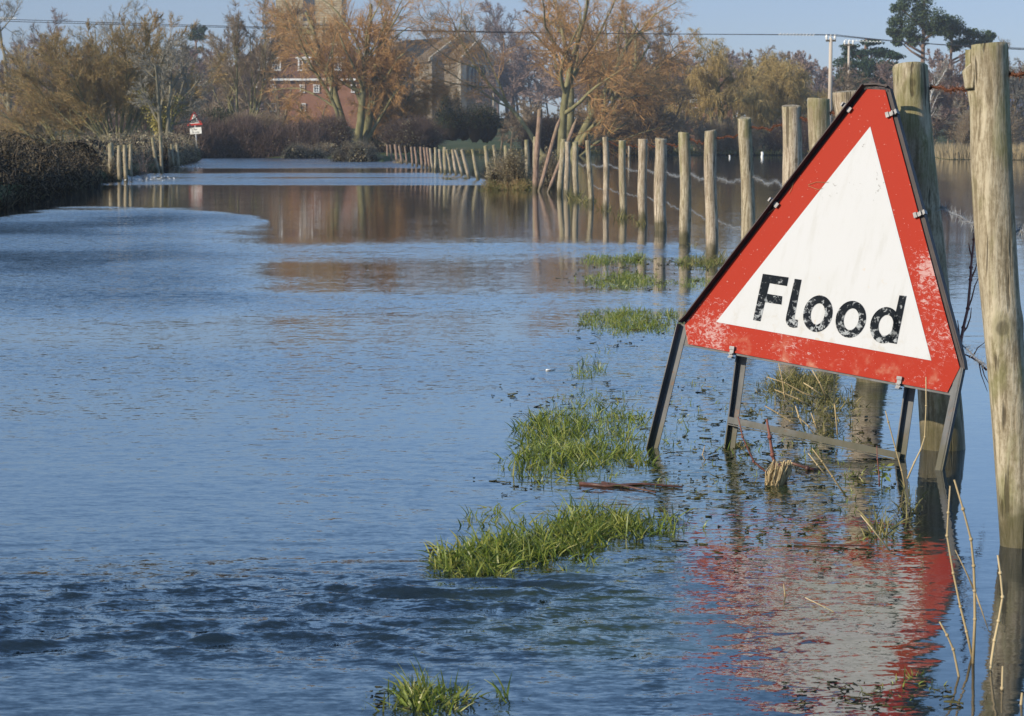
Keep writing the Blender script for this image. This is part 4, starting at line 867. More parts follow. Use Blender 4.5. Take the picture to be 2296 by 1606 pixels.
# weeping willows: arching limbs, long hanging twigs
def weeping(label, x, ytop, Y, seed, r0=.24, n=(12, 15, 20), sc=1.0):
    X, z = gz_(x, Y); H = at(x, ytop, Y)[2] - z
    lv = [dict(K=8, wan=.05, trop=.05, tip=.35), dict(n=n[0], len=.62 * sc, ang=48, angs=14, K=8, wan=.10, trop=-.02, t0=.35, rad=.5, tip=.3),
          dict(n=n[1], len=.5, ang=50, angs=16, K=6, wan=.14, trop=-.16, t0=.25, rad=.45, rmin=.02, tip=.4),
          dict(n=n[2], len=.95, ang=50, angs=20, K=7, wan=.07, trop=-.6, t0=.1, rad=.5, rmin=.0125, tip=.5)]
    st = [(0, 0, (.08, 0, 1), H * .74, r0), (.2, .1, (.3, .1, 1), H * .66, r0 * .8), (-.2, 0, (-.3, .05, 1), H * .62, r0 * .8)]
    return make_tree('weeping_willow', label, (X, Y, z), st, lv, M_barkg, M_tw_y, 'tree', 'weeping willows at the lake edge', 2, (7, 5, 3), seed, lambda e: e[:, 2] > -.2 )
weeping('tallest yellow weeping willow, pale crown against the sky, left of the cottage', 1618, 18, 158, 51)
weeping('broad weeping willow curtain between the tallest one and the thicker utility pole', 1745, 100, 152, 52, n=(13, 16, 20), sc=1.1)
bare('bare_tree', 'rounded brown leafless tree right behind the thicker utility pole', 1835, 135, 165, M_barkd, M_tw_b, 5, 35, 53, (9, 10, 10), (40, 36, 34), tw=.014)
bare('bare_tree', 'dull brown leafless tree between the two yellow weeping willows', 1690, 90, 172, M_barkd, M_tw_b, 3, 25, 54, (9, 10, 10), (40, 36, 34), tw=.015)
for i, (x, yt, Y, lb) in enumerate(((1990, 130, 160, 'purple brown leafless tree behind the Flood sign head'), (2085, 150, 152, 'purple leafless tree under the tall pine'), (2150, 125, 165, 'purple brown leafless tree between the two thickest posts'), (2250, 95, 158, 'grey leafless tree at the right photo edge'), (2210, 110, 185, 'hazy leafless tree behind the thickest post'), (2320, 80, 170, 'grey leafless tree cut by the right photo edge'))):
    bare('bare_tree', lb, x, yt, Y, M_barkd, M_tw_p if i < 3 else M_tw_g, 3, 20, 60 + i, (9, 10, 10), (42, 38, 34), tw=.0145)
bare('birch_sapling', 'slender pale birch standing before the purple trees', 2062, 118, 138, M_white, M_tw_g, 1, 5, 67, (8, 6, 5), (30, 30, 30), r0=.07, tw=.009, t0=.4)

# conifers
def pine(name, label, x, ytop, Y, blobs, mat, seed, trunk_r, nper=420, lsz=.12, group=None):
    """blobs: (photo x, photo y, half width px, half height px) of each needle mass"""
    X, z = gz_(x, Y); r = np.random.default_rng(seed); root = empty(name, (X, Y, z)); tag(root, label, 'tree', group); k = Y / F
    H = at(x, ytop, Y)[2] - z; tr = [(0, 0, -.3)]; lim = []
    m = MB(); bend = r.normal(size=2) * .02 * H
    top = np.array([0, 0, H]); m.tube([(bend[0] * sin(pi * f), bend[1] * sin(pi * f), H * f - .3 * (1 - f)) for f in np.linspace(0, 1, 10)], np.linspace(trunk_r, trunk_r * .3, 10), 8)
    Vs, Fs, Ts, o = [], [], [], 0
    for (bx, by, hw, hh) in blobs:
        c = at(bx, by, Y) - np.array([X, Y, z]); c[1] = r.uniform(-.7, .7) * hw * k
        zt = max(c[2] - abs(c[0]) * .55 - .4, H * .25); m.tube([(bend[0] * .5, 0, zt), (c[0] * .5, c[1] * .5, zt * .6 + c[2] * .4), (c[0], c[1], c[2])], [trunk_r * .4, trunk_r * .28, .04], 5)
        ns = 11
        for q in range(ns):
            d = nrm(r.normal(size=3)) * r.random() ** .4; cc = c + d * np.array([hw, hw, hh * 1.35]) * k * .8; rw, rh = hw * k * r.uniform(.4, .75), hh * k * r.uniform(.5, 1.15)
            def pf(n): 
                e = nrm(r.normal(size=(n, 3))) * r.random((n, 1)) ** .35; return cc + e * np.array([rw, rw, rh])
            V, Fc, tn = leaves(int(nper * 1.9) // ns, pf, lsz, r, .5); Vs.append(V); Fs.append(Fc + o); Ts.append(tn); o += len(V)
    m.build('trunk', M_barkp, root, True)
    obj('crown', npmesh('crown', np.concatenate(Vs), np.concatenate(Fs), mat, False, np.concatenate(Ts)), root); return root
pine('scots_pine', 'tallest dark green pine against the sky, upper right', 2062, 0, 200, [(2040, -12, 30, 14), (2020, 18, 26, 13), (2066, 15, 28, 16), (2012, 48, 22, 12), (2050, 42, 30, 14), (2092, 42, 26, 14), (2006, 74, 18, 10), (2040, 68, 26, 12), (2082, 66, 26, 12), (2110, 58, 18, 10), (2018, 92, 14, 8), (2058, 92, 24, 10)], M_pine, 71, .32, 620)
pine('scots_pine', 'broad dark green pine leaning right, beside the tallest pine', 2128, 50, 205, [(2120, 48, 26, 12), (2150, 62, 30, 13), (2180, 76, 28, 12), (2206, 88, 22, 11), (2222, 80, 12, 7), (2128, 74, 24, 11), (2160, 92, 28, 11), (2192, 104, 22, 10), (2110, 66, 20, 10), (2140, 104, 18, 8)], M_pine, 72, .24, 560)
pine('cedar', 'flat topped dark cedar behind the utility poles', 1935, 88, 190, [(1905, 108, 22, 6), (1950, 96, 24, 6), (1925, 120, 34, 9), (1975, 118, 36, 9), (2005, 124, 20, 7), (1900, 140, 30, 12), (1950, 145, 38, 13), (1990, 150, 26, 11), (1895, 172, 28, 14), (1940, 178, 36, 14), (1975, 182, 24, 12), (1900, 208, 26, 14), (1950, 212, 34, 15), (1915, 240, 36, 14), (1965, 245, 26, 13)], M_cedar, 73, .3, 620)
pine('scots_pine', 'small distant pine head above the slate roof, left of the house', 445, 56, 250, [(440, 68, 16, 8), (452, 80, 14, 7), (432, 82, 12, 7), (456, 66, 10, 6), (448, 112, 10, 5)], M_cedar, 74, .25, 300)
EV = (('dark evergreen mound below the church wall, above the lawn', 955, 1120, 236, 284, 152, 10), ('dark rounded evergreen beneath the three stemmed willow', 818, 905, 262, 318, 150, 6), ('dark evergreen mass left of the weeping willows', 1430, 1510, 232, 320, 150, 6),
      ('dark green clipped bush in front of the slate roofed building', 395, 525, 240, 290, 140, 7), ('dark evergreen below the left end of the chancel wall', 985, 1035, 206, 262, 160, 4), ('dark evergreen above the drooping willow', 845, 890, 160, 250, 200, 3))
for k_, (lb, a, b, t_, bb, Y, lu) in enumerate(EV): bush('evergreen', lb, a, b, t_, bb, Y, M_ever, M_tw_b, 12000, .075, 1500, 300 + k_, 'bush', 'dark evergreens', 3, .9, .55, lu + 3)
# far wood that reads as one mass: many copies of three twiggy trees merged into one object
def twig_tree(seed, H):
    r = np.random.default_rng(seed); out = grow(np.array([[0, 0, 0.]]), np.array([[0, 0, 1.]]), [H * .7], [H * .02],
        [dict(K=6, wan=.05, trop=.05, tip=.3), dict(n=12, len=.55, ang=45, angs=12, K=5, wan=.12, trop=.03, t0=.15, rad=.5, tip=.3), dict(n=9, len=.55, ang=40, angs=12, K=4, wan=.16, trop=.02, t0=.15, rad=.5, rmin=.06, tip=.4), dict(n=13, len=.6, ang=38, angs=12, K=3, wan=.2, trop=.0, t0=.1, rad=.8, rmin=.05, tip=.7)], r)
    return merge([tubes(Pn, Rn, 4 if i < 1 else 2) for i, (Pn, Rn) in enumerate(out)])
protos = [twig_tree(s, 10) for s in (1, 2, 3)]
def wood(name, label, specs, mat, seed):
    r = np.random.default_rng(seed); Vs, Fs, Ts, o = [], [], [], 0
    for (x, yt, Y) in specs:
        X, z = gz_(x, Y); H = at(x, yt, Y)[2] - z; V, Fc = protos[r.integers(3)]; a = r.uniform(0, 6.3); s = H / 9.6; w = s * r.uniform(.8, 1.15)
        R_ = np.array([[cos(a), -sin(a), 0], [sin(a), cos(a), 0], [0, 0, 1]]); Q = (V @ R_.T) * np.array([w, w, s]) + np.array([X, Y, z]); Vs.append(Q); Fs.append(Fc + o); o += len(V); Ts.append(np.full(len(V), r.random()))
    tag(obj(name, npmesh(name, np.concatenate(Vs), np.concatenate(Fs), mat, False, np.concatenate(Ts))), label, None, None, 'stuff')
r_ = np.random.default_rng(9); sp_ = []
skyl = [(-300, 60), (0, 110), (150, 120), (260, 100), (420, 125), (600, 105), (800, 110), (980, 120), (1150, 80), (1450, 100), (1550, 90), (1700, 115), (1800, 100), (1900, 110), (2000, 150), (2150, 150), (2296, 150), (2600, 130)]
for i in range(150):
    x = -300 + 2900 * (i + r_.random()) / 150; yt = np.interp(x, [q[0] for q in skyl], [q[1] for q in skyl]) + r_.uniform(-5, 30); Y = r_.uniform(265, 330)
    if 600 < x < 1100: Y = r_.uniform(320, 350)
    sp_.append((x, yt, Y))
wood('far_wood', 'hazy brown winter wood along the skyline', sp_, M_tw_p, 1)
sp_ = []
for i in range(70):
    x = 1120 + 1400 * (i + r_.random()) / 70; sp_.append((x, r_.uniform(190, 245), r_.uniform(158, 178)))
for i in range(34):
    x = -250 + 780 * (i + r_.random()) / 34; sp_.append((x, r_.uniform(175, 235), r_.uniform(158, 178)))
r2 = np.random.default_rng(77); sp2 = []
for i in range(46):
    x = (-260 + 860 * (i + r2.random()) / 26) if i < 26 else (1380 + 1100 * (i - 26 + r2.random()) / 20); sp2.append((x, r2.uniform(88, 135), r2.uniform(205, 250)))
wood('middle_wood', 'grey brown leafless trees in the hazy middle distance', sp2, M_tw_p, 5)
wood('undergrowth', 'tangled brown winter undergrowth behind the flooded field', sp_, M_tw_b, 2)
hv = []
for x in np.linspace(1500, 2700, 200): hv.append((x, 100 + 6 * sin(x * .01) + 4 * sin(x * .047)))

# ------------------------------------------------------------------ hedges and scrub
def band(name, label, pts, mleaf, mtwig, nleaf, lsize, ntwig, twl, seed, w=1.2, cat='hedge', topleaf=None, twr=.004, core=True, up=.5):
    """a hedge along pts [(photo x, Y, height)], its front face at those points and w metres deep"""
    r = np.random.default_rng(seed); P = np.array([[(x - 1148) * Y / F, Y, h] for x, Y, h in pts])
    seg = np.linalg.norm(np.diff(P[:, :2], axis=0), axis=1); s = np.concatenate([[0], np.cumsum(seg)]); root = empty(name, tuple(P[0][:2]) + (0,)); tag(root, label, cat); O = np.array([P[0][0], P[0][1], 0])
    def frame(t):
        Q = np.stack([np.interp(t, s, P[:, k]) for k in range(3)], 1); i = np.clip(np.searchsorted(s, t) - 1, 0, len(P) - 2); d = nrm(P[i + 1] - P[i]); nn = np.stack([-d[:, 1], d[:, 0], 0 * t], 1); return Q, nn
    def wav(t): return .12 * np.sin(t * 1.7 + seed) + .10 * np.sin(t * 4.3) + .07 * np.sin(t * 9.1 + 1)
    def pf(n, shell=True):
        t = r.random(n) * s[-1]; Q, nn = frame(t); a = r.random(n) * pi; rr = r.uniform(.72, 1.06, n) if shell else r.random(n)
        off = (.5 - .5 * np.cos(a) * rr) * w - .06; hgt = Q[:, 2] * (1 + wav(t)) * np.sin(a) ** .45 * rr
        return np.stack([Q[:, 0] + nn[:, 0] * off, Q[:, 1] + nn[:, 1] * off, hgt * r.uniform(.25, 1, n) ** np.where(r.random(n) < .5, 1, .05)], 1) - O
    V, Fc, tn = leaves(nleaf, pf, lsize, r, up); obj('foliage', npmesh('foliage', V, Fc, mleaf, False, tn), root)
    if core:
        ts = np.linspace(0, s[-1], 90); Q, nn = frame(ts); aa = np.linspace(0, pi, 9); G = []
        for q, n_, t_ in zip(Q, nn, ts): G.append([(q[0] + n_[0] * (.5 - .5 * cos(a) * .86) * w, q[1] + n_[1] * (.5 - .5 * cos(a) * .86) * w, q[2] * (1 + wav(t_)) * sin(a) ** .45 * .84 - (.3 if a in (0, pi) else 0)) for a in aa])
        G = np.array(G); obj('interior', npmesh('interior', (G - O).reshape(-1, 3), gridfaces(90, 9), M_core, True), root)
    if ntwig:
        B = pf(ntwig); D = nrm(r.normal(size=B.shape) * .6 + np.array([0, 0, 1.])); pts_ = [B - D * twl * .3]
        for k in range(4): D = nrm(D + r.normal(size=D.shape) * .2); pts_.append(pts_[-1] + D * twl * .25 * r.uniform(.6, 1.3, (ntwig, 1)))
        V, Fc = tubes(np.stack(pts_, 1), np.linspace(1, .4, 5)[None] * twr * np.ones((ntwig, 1)), 2); obj('twigs', npmesh('twigs', V, Fc, mtwig, False, np.repeat(r.random(ntwig), 10)), root)
    return root
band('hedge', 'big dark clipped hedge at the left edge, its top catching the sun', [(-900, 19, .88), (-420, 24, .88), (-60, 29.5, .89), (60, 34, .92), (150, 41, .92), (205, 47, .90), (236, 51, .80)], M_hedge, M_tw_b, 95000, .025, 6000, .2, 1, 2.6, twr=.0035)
band('hedge', 'thin brown leafy hedge behind the old left posts', [(238, 53, .95), (300, 62, 1.0), (345, 71, 1.05), (400, 84, 1.1), (452, 103, 1.15)], M_scrub, M_tw_b, 15000, .045, 4200, .35, 2, 1.4, twr=.006)
band('hedge', 'purple brown twiggy hedge across the far road end', [(455, 124, 1.55), (520, 126, 1.7), (620, 126, 1.6), (720, 126, 1.4)], M_scrub, M_tw_h, 9000, .05, 26000, .8, 3, 4, twr=.011)
band('hedge', 'purple brown hedge behind the bend sign', [(330, 128, 1.7), (400, 132, 1.8), (480, 133, 1.9), (600, 135, 1.9)], M_scrub, M_tw_h, 3000, .05, 20000, .9, 4, 4, twr=.012)
bush('bramble_scrub', 'pale leaved bramble scrub left of the furthest reddish fence post', 742, 862, 318, 364, 103, M_scrub, M_tw_b, 9000, .05, 2600, 81, deep=2, lumps=9, twl=.6)
bush('bramble_scrub', 'low bramble scrub around the two thin pale posts', 636, 760, 322, 358, 122, M_scrub, M_tw_b, 6500, .055, 2600, 82, deep=2, lumps=9, twl=.6)
bush('bramble_clump', 'brown bramble clump grown over the fence beside the red stakes', 1086, 1215, 338, 420, 44, M_scrub, M_tw_b, 9000, .022, 1500, 83, deep=.6, lumps=9, twl=.35, core=.6)
bush('bramble_clump', 'small bramble remnant right of the upright red stake', 1212, 1262, 330, 424, 48, M_scrub, M_tw_b, 2600, .022, 700, 84, deep=.4, lumps=5, twl=.4, core=.5)
bush('bramble_clump', 'leafy bramble at the foot of the old left posts', 232, 262, 352, 408, 52.5, M_scrub, M_tw_b, 1800, .03, 500, 85, deep=.5, lumps=4, twl=.35, core=.6)
bush('bramble_clump', 'dark leafy bramble between the old left posts', 362, 382, 318, 384, 71, M_hedge, M_tw_b, 2000, .035, 300, 86, deep=.5, lumps=4, twl=.3)
for i, (a, b, t_, bb, Y, lb) in enumerate(((1150, 1330, 255, 330, 146, 'brown leafless thicket at the foot of the double trunked willow'), (1330, 1520, 262, 332, 148, 'brown thicket left of the tangled low tree'), (1560, 1700, 262, 338, 148, 'brown thicket under the weeping willows'), (1700, 1880, 255, 338, 148, 'brown thicket under the broad weeping willow'), (1900, 2110, 240, 335, 140, 'purple brown thicket behind the Flood sign'), (2100, 2300, 230, 318, 150, 'grey brown thicket at the right edge'),
                                           (660, 800, 262, 322, 134, 'green brown thicket left of the three stemmed willow'), (-60, 110, 262, 318, 130, 'grey thicket above the dark hedge at the left edge'), (500, 640, 262, 300, 138, 'olive thicket at the foot of the fan shaped tree'), (860, 990, 270, 322, 132, 'red brown thicket under the drooping willow'))):
    bush('thicket', lb, a, b, t_, bb, Y, M_scrub, M_tw_h if i % 3 == 0 else M_tw_b, 2500, .06, 9000, 90 + i, 'bush', 'leafless thickets', 3, .9, 0.35 if i not in (7,) else 0, 9)

# ------------------------------------------------------------------ winter haze over the valley
hz_ = bpy.data.meshes.new('haze'); m = MB(); m.box((0, 185, 14.5), (420, 420, 33)); hz_.from_pydata(m.v, [], m.f); hm = bpy.data.materials.new('haze'); hm.use_nodes = True
nt = hm.node_tree; nt.nodes.remove(nt.nodes['Principled BSDF']); pv = nt.nodes.new('ShaderNodeVolumePrincipled'); pv.inputs['Color'].default_value = (.86, .92, 1, 1); pv.inputs['Density'].default_value = .00042; pv.inputs['Anisotropy'].default_value = .1
nt.links.new(pv.outputs[0], nt.nodes['Material Output'].inputs['Volume']); hz_.materials.append(hm); tag(obj('haze', hz_), kind='stuff')

# ------------------------------------------------------------------ grass standing out of the water
def blades(spots, hts, w, r, lean=.45, curl=.5, K=4):
    """spots (n,2) ground positions; returns tapered curved blades"""
    n = len(spots); a = r.uniform(0, 2 * pi, n); ln = np.abs(r.normal(0, lean, n)); D = nrm(np.stack([np.cos(a) * ln, np.sin(a) * ln, np.ones(n)], 1))
    dr = np.stack([np.cos(a), np.sin(a), np.zeros(n)], 1) * curl * r.uniform(0, 1, (n, 1)); pts = [np.concatenate([spots, np.full((n, 1), -.02)], 1)]
    for k in range(K): D = nrm(D + dr * .55 - np.array([0, 0, .12 * curl]) * k); pts.append(pts[-1] + D * (hts / K)[:, None])
    P = np.stack(pts, 1); R_ = w * np.array([.75, 1, .85, .55, .08])[None, :K + 1] * r.uniform(.7, 1.3, (n, 1))
    V, Fc = tubes(P, R_, 2); return V, Fc, np.repeat(r.random(n), (K + 1) * 2)
def patch(name, label, ells, mat, seed, kind='stuff', cat=None, group=None):
    """ells: (cx, cy, rx, ry, clumps, blades per clump, height, width, lean) in photo px, put on the water plane"""
    r = np.random.default_rng(seed); parts, T = [], []
    for (cx, cy, rx, ry, nc, nb, h, w, lean) in ells:
        if name == 'grass': rx, ry, nc, nb, h, w, lean = rx * 1.12, ry * 1.25, int(nc * .8) + 1, max(nb - 2, 4), h * .9, w * .9, lean * 1.25
        a = r.uniform(0, 2 * pi, nc); q = r.random(nc) ** .62 * np.where(r.random(nc) < .14, r.uniform(1, 1.7, nc), 1); C_ = np.stack([ground_at(cx + rx * cos(i) * j, cy + ry * sin(i) * j)[:2] for i, j in zip(a, q)])
        d = np.linalg.norm(C_, axis=1).mean(); sp = np.repeat(C_, nb, 0) + r.normal(size=(nc * nb, 2)) * np.array([.012, .018]) * (d / 6) ** .5
        V, Fc, t_ = blades(sp, h * r.uniform(.4, 1.15, nc * nb) * np.repeat(r.uniform(.6, 1.2, nc), nb), w, r, lean); parts.append((V, Fc)); T.append(t_)
    V, Fc = merge(parts); o = obj(name, npmesh(name, V, Fc, mat, False, np.concatenate(T))); return tag(o, label, cat, group, kind)
GP = [('wedge of green grass nearest the viewer, left of the sign reflection', 1, [(1060, 1262, 75, 22, 120, 14, .085, .0024, .8), (1010, 1282, 38, 9, 40, 12, .05, .0024, 1.2), (1140, 1240, 80, 28, 110, 12, .095, .0023, .55), (1240, 1225, 90, 30, 90, 12, .085, .0022, .6), (1330, 1190, 90, 28, 110, 12, .10, .0022, .5), (1400, 1175, 70, 25, 60, 10, .08, .002, .6), (1490, 1180, 50, 22, 22, 8, .07, .002, .5), (1250, 1265, 120, 14, 26, 7, .05, .002, .9)]),
      ('small sparse tuft of grass above the near wedge', 2, [(1090, 1165, 46, 14, 16, 9, .065, .0022, .5), (1120, 1150, 20, 8, 5, 7, .07, .002, .3), (993, 1195, 8, 3, 2, 6, .04, .002, .4)]),
      ('large green grass patch beside the left leg of the Flood sign', 3, [(1230, 975, 65, 40, 120, 12, .085, .0021, .45), (1330, 960, 90, 40, 130, 11, .08, .0021, .5), (1250, 1035, 95, 25, 120, 11, .085, .0022, .5), (1380, 1020, 80, 22, 90, 11, .075, .0021, .5), (1400, 940, 60, 30, 50, 9, .06, .002, .5), (1300, 900, 80, 18, 60, 10, .05, .002, .7), (1350, 880, 80, 12, 28, 9, .045, .002, .7), (1240, 1072, 70, 12, 30, 8, .06, .002, .6), (1470, 990, 40, 25, 26, 8, .05, .002, .5), (1360, 1070, 90, 10, 14, 7, .05, .002, .5)]),
      ('thin tuft of grass upstream of the large patch', 4, [(1320, 835, 28, 18, 26, 9, .075, .002, .4), (1290, 845, 40, 8, 12, 8, .04, .002, .9), (1440, 865, 30, 8, 16, 9, .035, .002, .8), (1560, 868, 60, 8, 18, 9, .04, .002, .7), (1400, 800, 110, 16, 18, 7, .03, .002, .9), (1330, 790, 30, 12, 10, 8, .05, .002, .5), (1480, 900, 90, 14, 22, 7, .035, .002, .9), (1640, 800, 90, 14, 12, 6, .03, .002, .9)]),
      ('dense green grass patch left of the sign corner', 5, [(1380, 712, 70, 16, 170, 12, .07, .002, .45), (1450, 722, 70, 20, 190, 12, .065, .002, .45), (1400, 738, 90, 12, 150, 12, .06, .002, .45), (1310, 718, 28, 12, 16, 8, .04, .002, .6), (1480, 700, 50, 10, 60, 10, .05, .002, .5)]),
      ('long low strip of grass crossing towards the posts', 6, [(1390, 630, 75, 14, 210, 11, .075, .0024, .4), (1460, 636, 60, 8, 90, 10, .05, .0022, .5), (1360, 612, 35, 6, 24, 9, .035, .002, .7), (1565, 636, 42, 11, 100, 10, .06, .0024, .5)]),
      ('furthest thin grass strip near the dark footed post', 7, [(1345, 583, 30, 8, 90, 10, .075, .0026, .4), (1415, 582, 34, 8, 90, 10, .08, .0026, .4), (1490, 583, 50, 5, 50, 9, .04, .0024, .6), (1570, 588, 46, 10, 90, 10, .07, .0026, .6)]),
      ('sparse grass at the bottom edge of the photo, left of centre', 8, [(930, 1565, 32, 25, 30, 9, .085, .0022, .45), (985, 1575, 60, 22, 50, 9, .07, .0022, .6), (1045, 1580, 22, 14, 10, 7, .04, .002, .5), (1135, 1568, 16, 9, 5, 6, .08, .002, .3), (830, 1580, 18, 12, 9, 7, .045, .002, .5), (880, 1545, 4, 4, 1, 3, .075, .002, .1)]),
      ('low green weed tuft in the lower right of the sign reflection', 9, [(2040, 1520, 40, 16, 34, 12, .035, .002, .9), (1960, 1540, 40, 12, 20, 9, .03, .002, .9), (2090, 1545, 40, 12, 34, 11, .03, .002, 1.1), (2020, 1560, 30, 10, 20, 10, .03, .002, .9), (1850, 1545, 40, 8, 8, 7, .022, .002, .8)]),
      ('thin scattered grass in the choppy water under the Flood sign', 10, [(1690, 905, 90, 14, 60, 9, .04, .0019, .9), (1760, 1000, 150, 26, 60, 8, .05, .0019, .7), (1920, 1110, 60, 40, 50, 7, .05, .0019, .7), (1980, 1190, 60, 30, 40, 7, .04, .0019, .8), (1560, 1090, 120, 14, 40, 7, .04, .0019, .8), (1530, 960, 50, 60, 50, 7, .05, .0019, .6), (1600, 940, 140, 40, 46, 7, .035, .0018, .6), (1830, 1010, 110, 35, 60, 8, .045, .0019, .5), (1760, 1090, 190, 35, 60, 6, .035, .0018, .7), (1640, 1190, 130, 40, 34, 6, .03, .0018, .7), (1850, 1150, 110, 30, 40, 6, .035, .0018, .8), (1560, 1010, 60, 30, 24, 6, .035, .0018, .6), (1890, 1060, 60, 20, 30, 8, .045, .002, .4), (1700, 1260, 180, 35, 16, 5, .025, .0018, .6)])]
for lb, sd_, el in GP: patch('grass', lb, el, M_grass, sd_)
patch('weed_mat', 'matted brown green weed caught behind the Flood sign', [(1850, 955, 60, 25, 80, 8, .05, .0019, 1.0), (1800, 860, 60, 14, 60, 7, .09, .0018, .7), (1970, 1190, 14, 40, 14, 7, .09, .0018, .5), (2040, 1150, 20, 60, 14, 7, .07, .0018, .6), (2000, 1130, 60, 60, 30, 6, .03, .0018, 1.0), (1700, 1075, 120, 12, 40, 7, .03, .0018, 1.2), (1790, 870, 85, 28, 150, 12, .07, .0019, 1.2), (1830, 905, 75, 22, 120, 11, .06, .0019, 1.3), (1720, 925, 100, 8, 90, 11, .035, .0019, 1.3), (1650, 1000, 14, 8, 30, 9, .05, .002, 1.0), (1900, 920, 25, 20, 20, 7, .05, .002, .8), (1700, 872, 60, 7, 40, 9, .025, .002, 1.2), (1580, 592, 60, 10, 60, 9, .09, .0028, 1.0)], M_grassd, 21)
patch('dead_grass', 'dead stalky grass round the feet of the middle fence posts', [(1356, 470, 16, 5, 8, 8, .16, .004, .4), (1395, 488, 16, 4, 7, 8, .15, .004, .4), (1318, 455, 14, 4, 7, 8, .2, .005, .4), (1440, 502, 14, 4, 6, 8, .12, .003, .5), (1290, 447, 18, 4, 12, 9, .25, .005, .5), (1600, 580, 30, 6, 14, 8, .14, .002, .5), (1540, 552, 14, 4, 5, 7, .08, .002, .5)], M_grassd, 22)
# reeds on the far shore
r_ = np.random.default_rng(31); xs = r_.uniform(2085, 2420, 3400); Ys = np.interp(xs, XV, YS) + r_.uniform(-2, 7, 3400)
V, Fc, tn = blades(np.stack([(xs - 1148) * Ys / F, Ys], 1), r_.uniform(.45, .95, 3400), .016, r_, .12, .15); V[:, 2] += .05
tag(obj('reeds', npmesh('reeds', V, Fc, M_reed, False, tn)), 'pale reeds along the far shore at the right', None, None, 'stuff')
xs = r_.uniform(-300, 470, 2600); Ys = np.interp(xs, XV, YS) * r_.uniform(.985, 1.03, 2600)
V, Fc, tn = blades(np.stack([(xs - 1148) * Ys / F, Ys], 1), r_.uniform(.1, .38, 2600), .007, r_, .5, .5); tag(obj('bank_grass', npmesh('bank_grass', V, Fc, M_hedge, False, tn)), 'rough dark grass along the foot of the left hedge', None, None, 'stuff')
xs = r_.uniform(1000, 1960, 5200); Ys = np.interp(xs, XV, YS) * r_.uniform(.985, 1.12, 5200)
V, Fc, tn = blades(np.stack([(xs - 1148) * Ys / F, Ys], 1), r_.uniform(.12, .45, 5200), .022, r_, .3, .3); V[:, 2] += .1; tag(obj('far_grass', npmesh('far_grass', V, Fc, M_grassd, False, tn)), 'rough grass along the far edge of the flooded field', None, None, 'stuff')
# floating bits of dead plant matter
r = np.random.default_rng(41); n = 1500; bxs, bys = [], []
for (cx, cy, rx, ry, m_) in ((1760, 1010, 230, 90, 420), (1650, 950, 330, 110, 380), (1500, 1060, 330, 60, 160), (1750, 1130, 300, 90, 330), (1750, 1240, 280, 60, 110), (1420, 740, 150, 40, 170), (1420, 620, 170, 35, 150), (1200, 1240, 260, 55, 90), (980, 1560, 160, 35, 70), (1950, 1560, 220, 40, 150), (1250, 900, 160, 60, 90), (1150, 1090, 100, 40, 30), (1500, 590, 180, 18, 120)):
    a = r.uniform(0, 2 * pi, m_); q = r.random(m_) ** .6; bxs.append(cx + rx * np.cos(a) * q); bys.append(cy + ry * np.sin(a) * q)
bxs, bys = np.concatenate(bxs)[::2], np.concatenate(bys)[::2]; G = np.array([ground_at(x, y) for x, y in zip(bxs, bys)]); n = len(G); G[:, 2] = r.uniform(.0, .006, n)
P = G[:, None] + r.normal(size=(n, 4, 3)) * np.array([.011, .010, .002]) * r.uniform(.2, 1.3, (n, 1, 1)) ** 1.5 * (1 + (G[:, 1:2, None] - 5) * .06)
P = np.cumsum(np.concatenate([P[:, :1], np.diff(P, axis=1) * .8], 1), 1); V, Fc = tubes(P, np.full((n, 4), .0013) * r.uniform(.4, 1.5, (n, 1)) * (1 + (G[:, 1:2] - 5) * .08), 3)
tag(obj('floating_debris', npmesh('floating_debris', V, Fc, M_debris, True, np.repeat(r.random(n), 12))), 'small dark bits of dead plant drifting among the grass', None, None, 'stuff')

# ------------------------------------------------------------------ stalks, twigs, stump
def stalk(pts, Y, w, label, mat=M_straw, name='dry_stalk', cat='stalk', group=None, side=(), Y2=None):
    P = [at(x, y, Y + ((Y2 - Y) * i / (len(pts) - 1) if Y2 else 0)) for i, (x, y) in enumerate(pts)]; b = P[-1].copy(); O = Vector(b); m = MB(); R_ = w / 2 * Y / F
    Q = [p - b for p in P]
    m.tube(Q, np.linspace(R_ * .6, R_ * 1.1, len(Q)), 6)
    for q in Q[1:-1]: m.tube([q - np.array([0, 0, R_ * 1.2]), q, q + np.array([0, 0, R_ * 1.2])], [R_ * .9, R_ * 1.5, R_ * .8], 6)
    for sp_ in side:
        S_ = [at(x, y, Y) - b for x, y in sp_]; m.tube(S_, np.linspace(R_ * .7, R_ * .25, len(S_)), 5)
    me = m.mesh(name, mat, True)
    if mat is M_straw: me.attributes.new('tone', 'FLOAT', 'POINT').data.foreach_set('value', np.full(len(me.vertices), random.random(), np.float32))
    o = obj(name, me, None, tuple(b)); tag(o, label, cat, group)
def L_(pts): return [((2800 + x / 1.868) / 1.345, (1300 + y / 1.868) / 1.345) for x, y in pts]
SGp = 'dry pale stalks in the lower right foreground'
stalk(L_([(122, 310), (112, 460), (105, 590), (140, 800), (180, 990), (215, 1130), (250, 1290)]), 4.05, 6, 'tallest dry stalk of the front cluster, kinked low, over the red reflection', group=SGp)
stalk(L_([(145, 275), (195, 440), (240, 610), (255, 760), (260, 900), (262, 1060), (250, 1330)]), 4.0, 7, 'dry forked stalk right beside the tallest front stalk', group=SGp, side=[L_([(262, 905), (205, 780), (150, 670)]), L_([(262, 905), (300, 1010), (340, 1130)])])
stalk(L_([(390, 700), (405, 800), (418, 935), (395, 1070), (372, 1180), (350, 1330), (300, 1465)]), 3.95, 7, 'bent straw coloured stalk in front of the reflection of the thickest post', group=SGp)
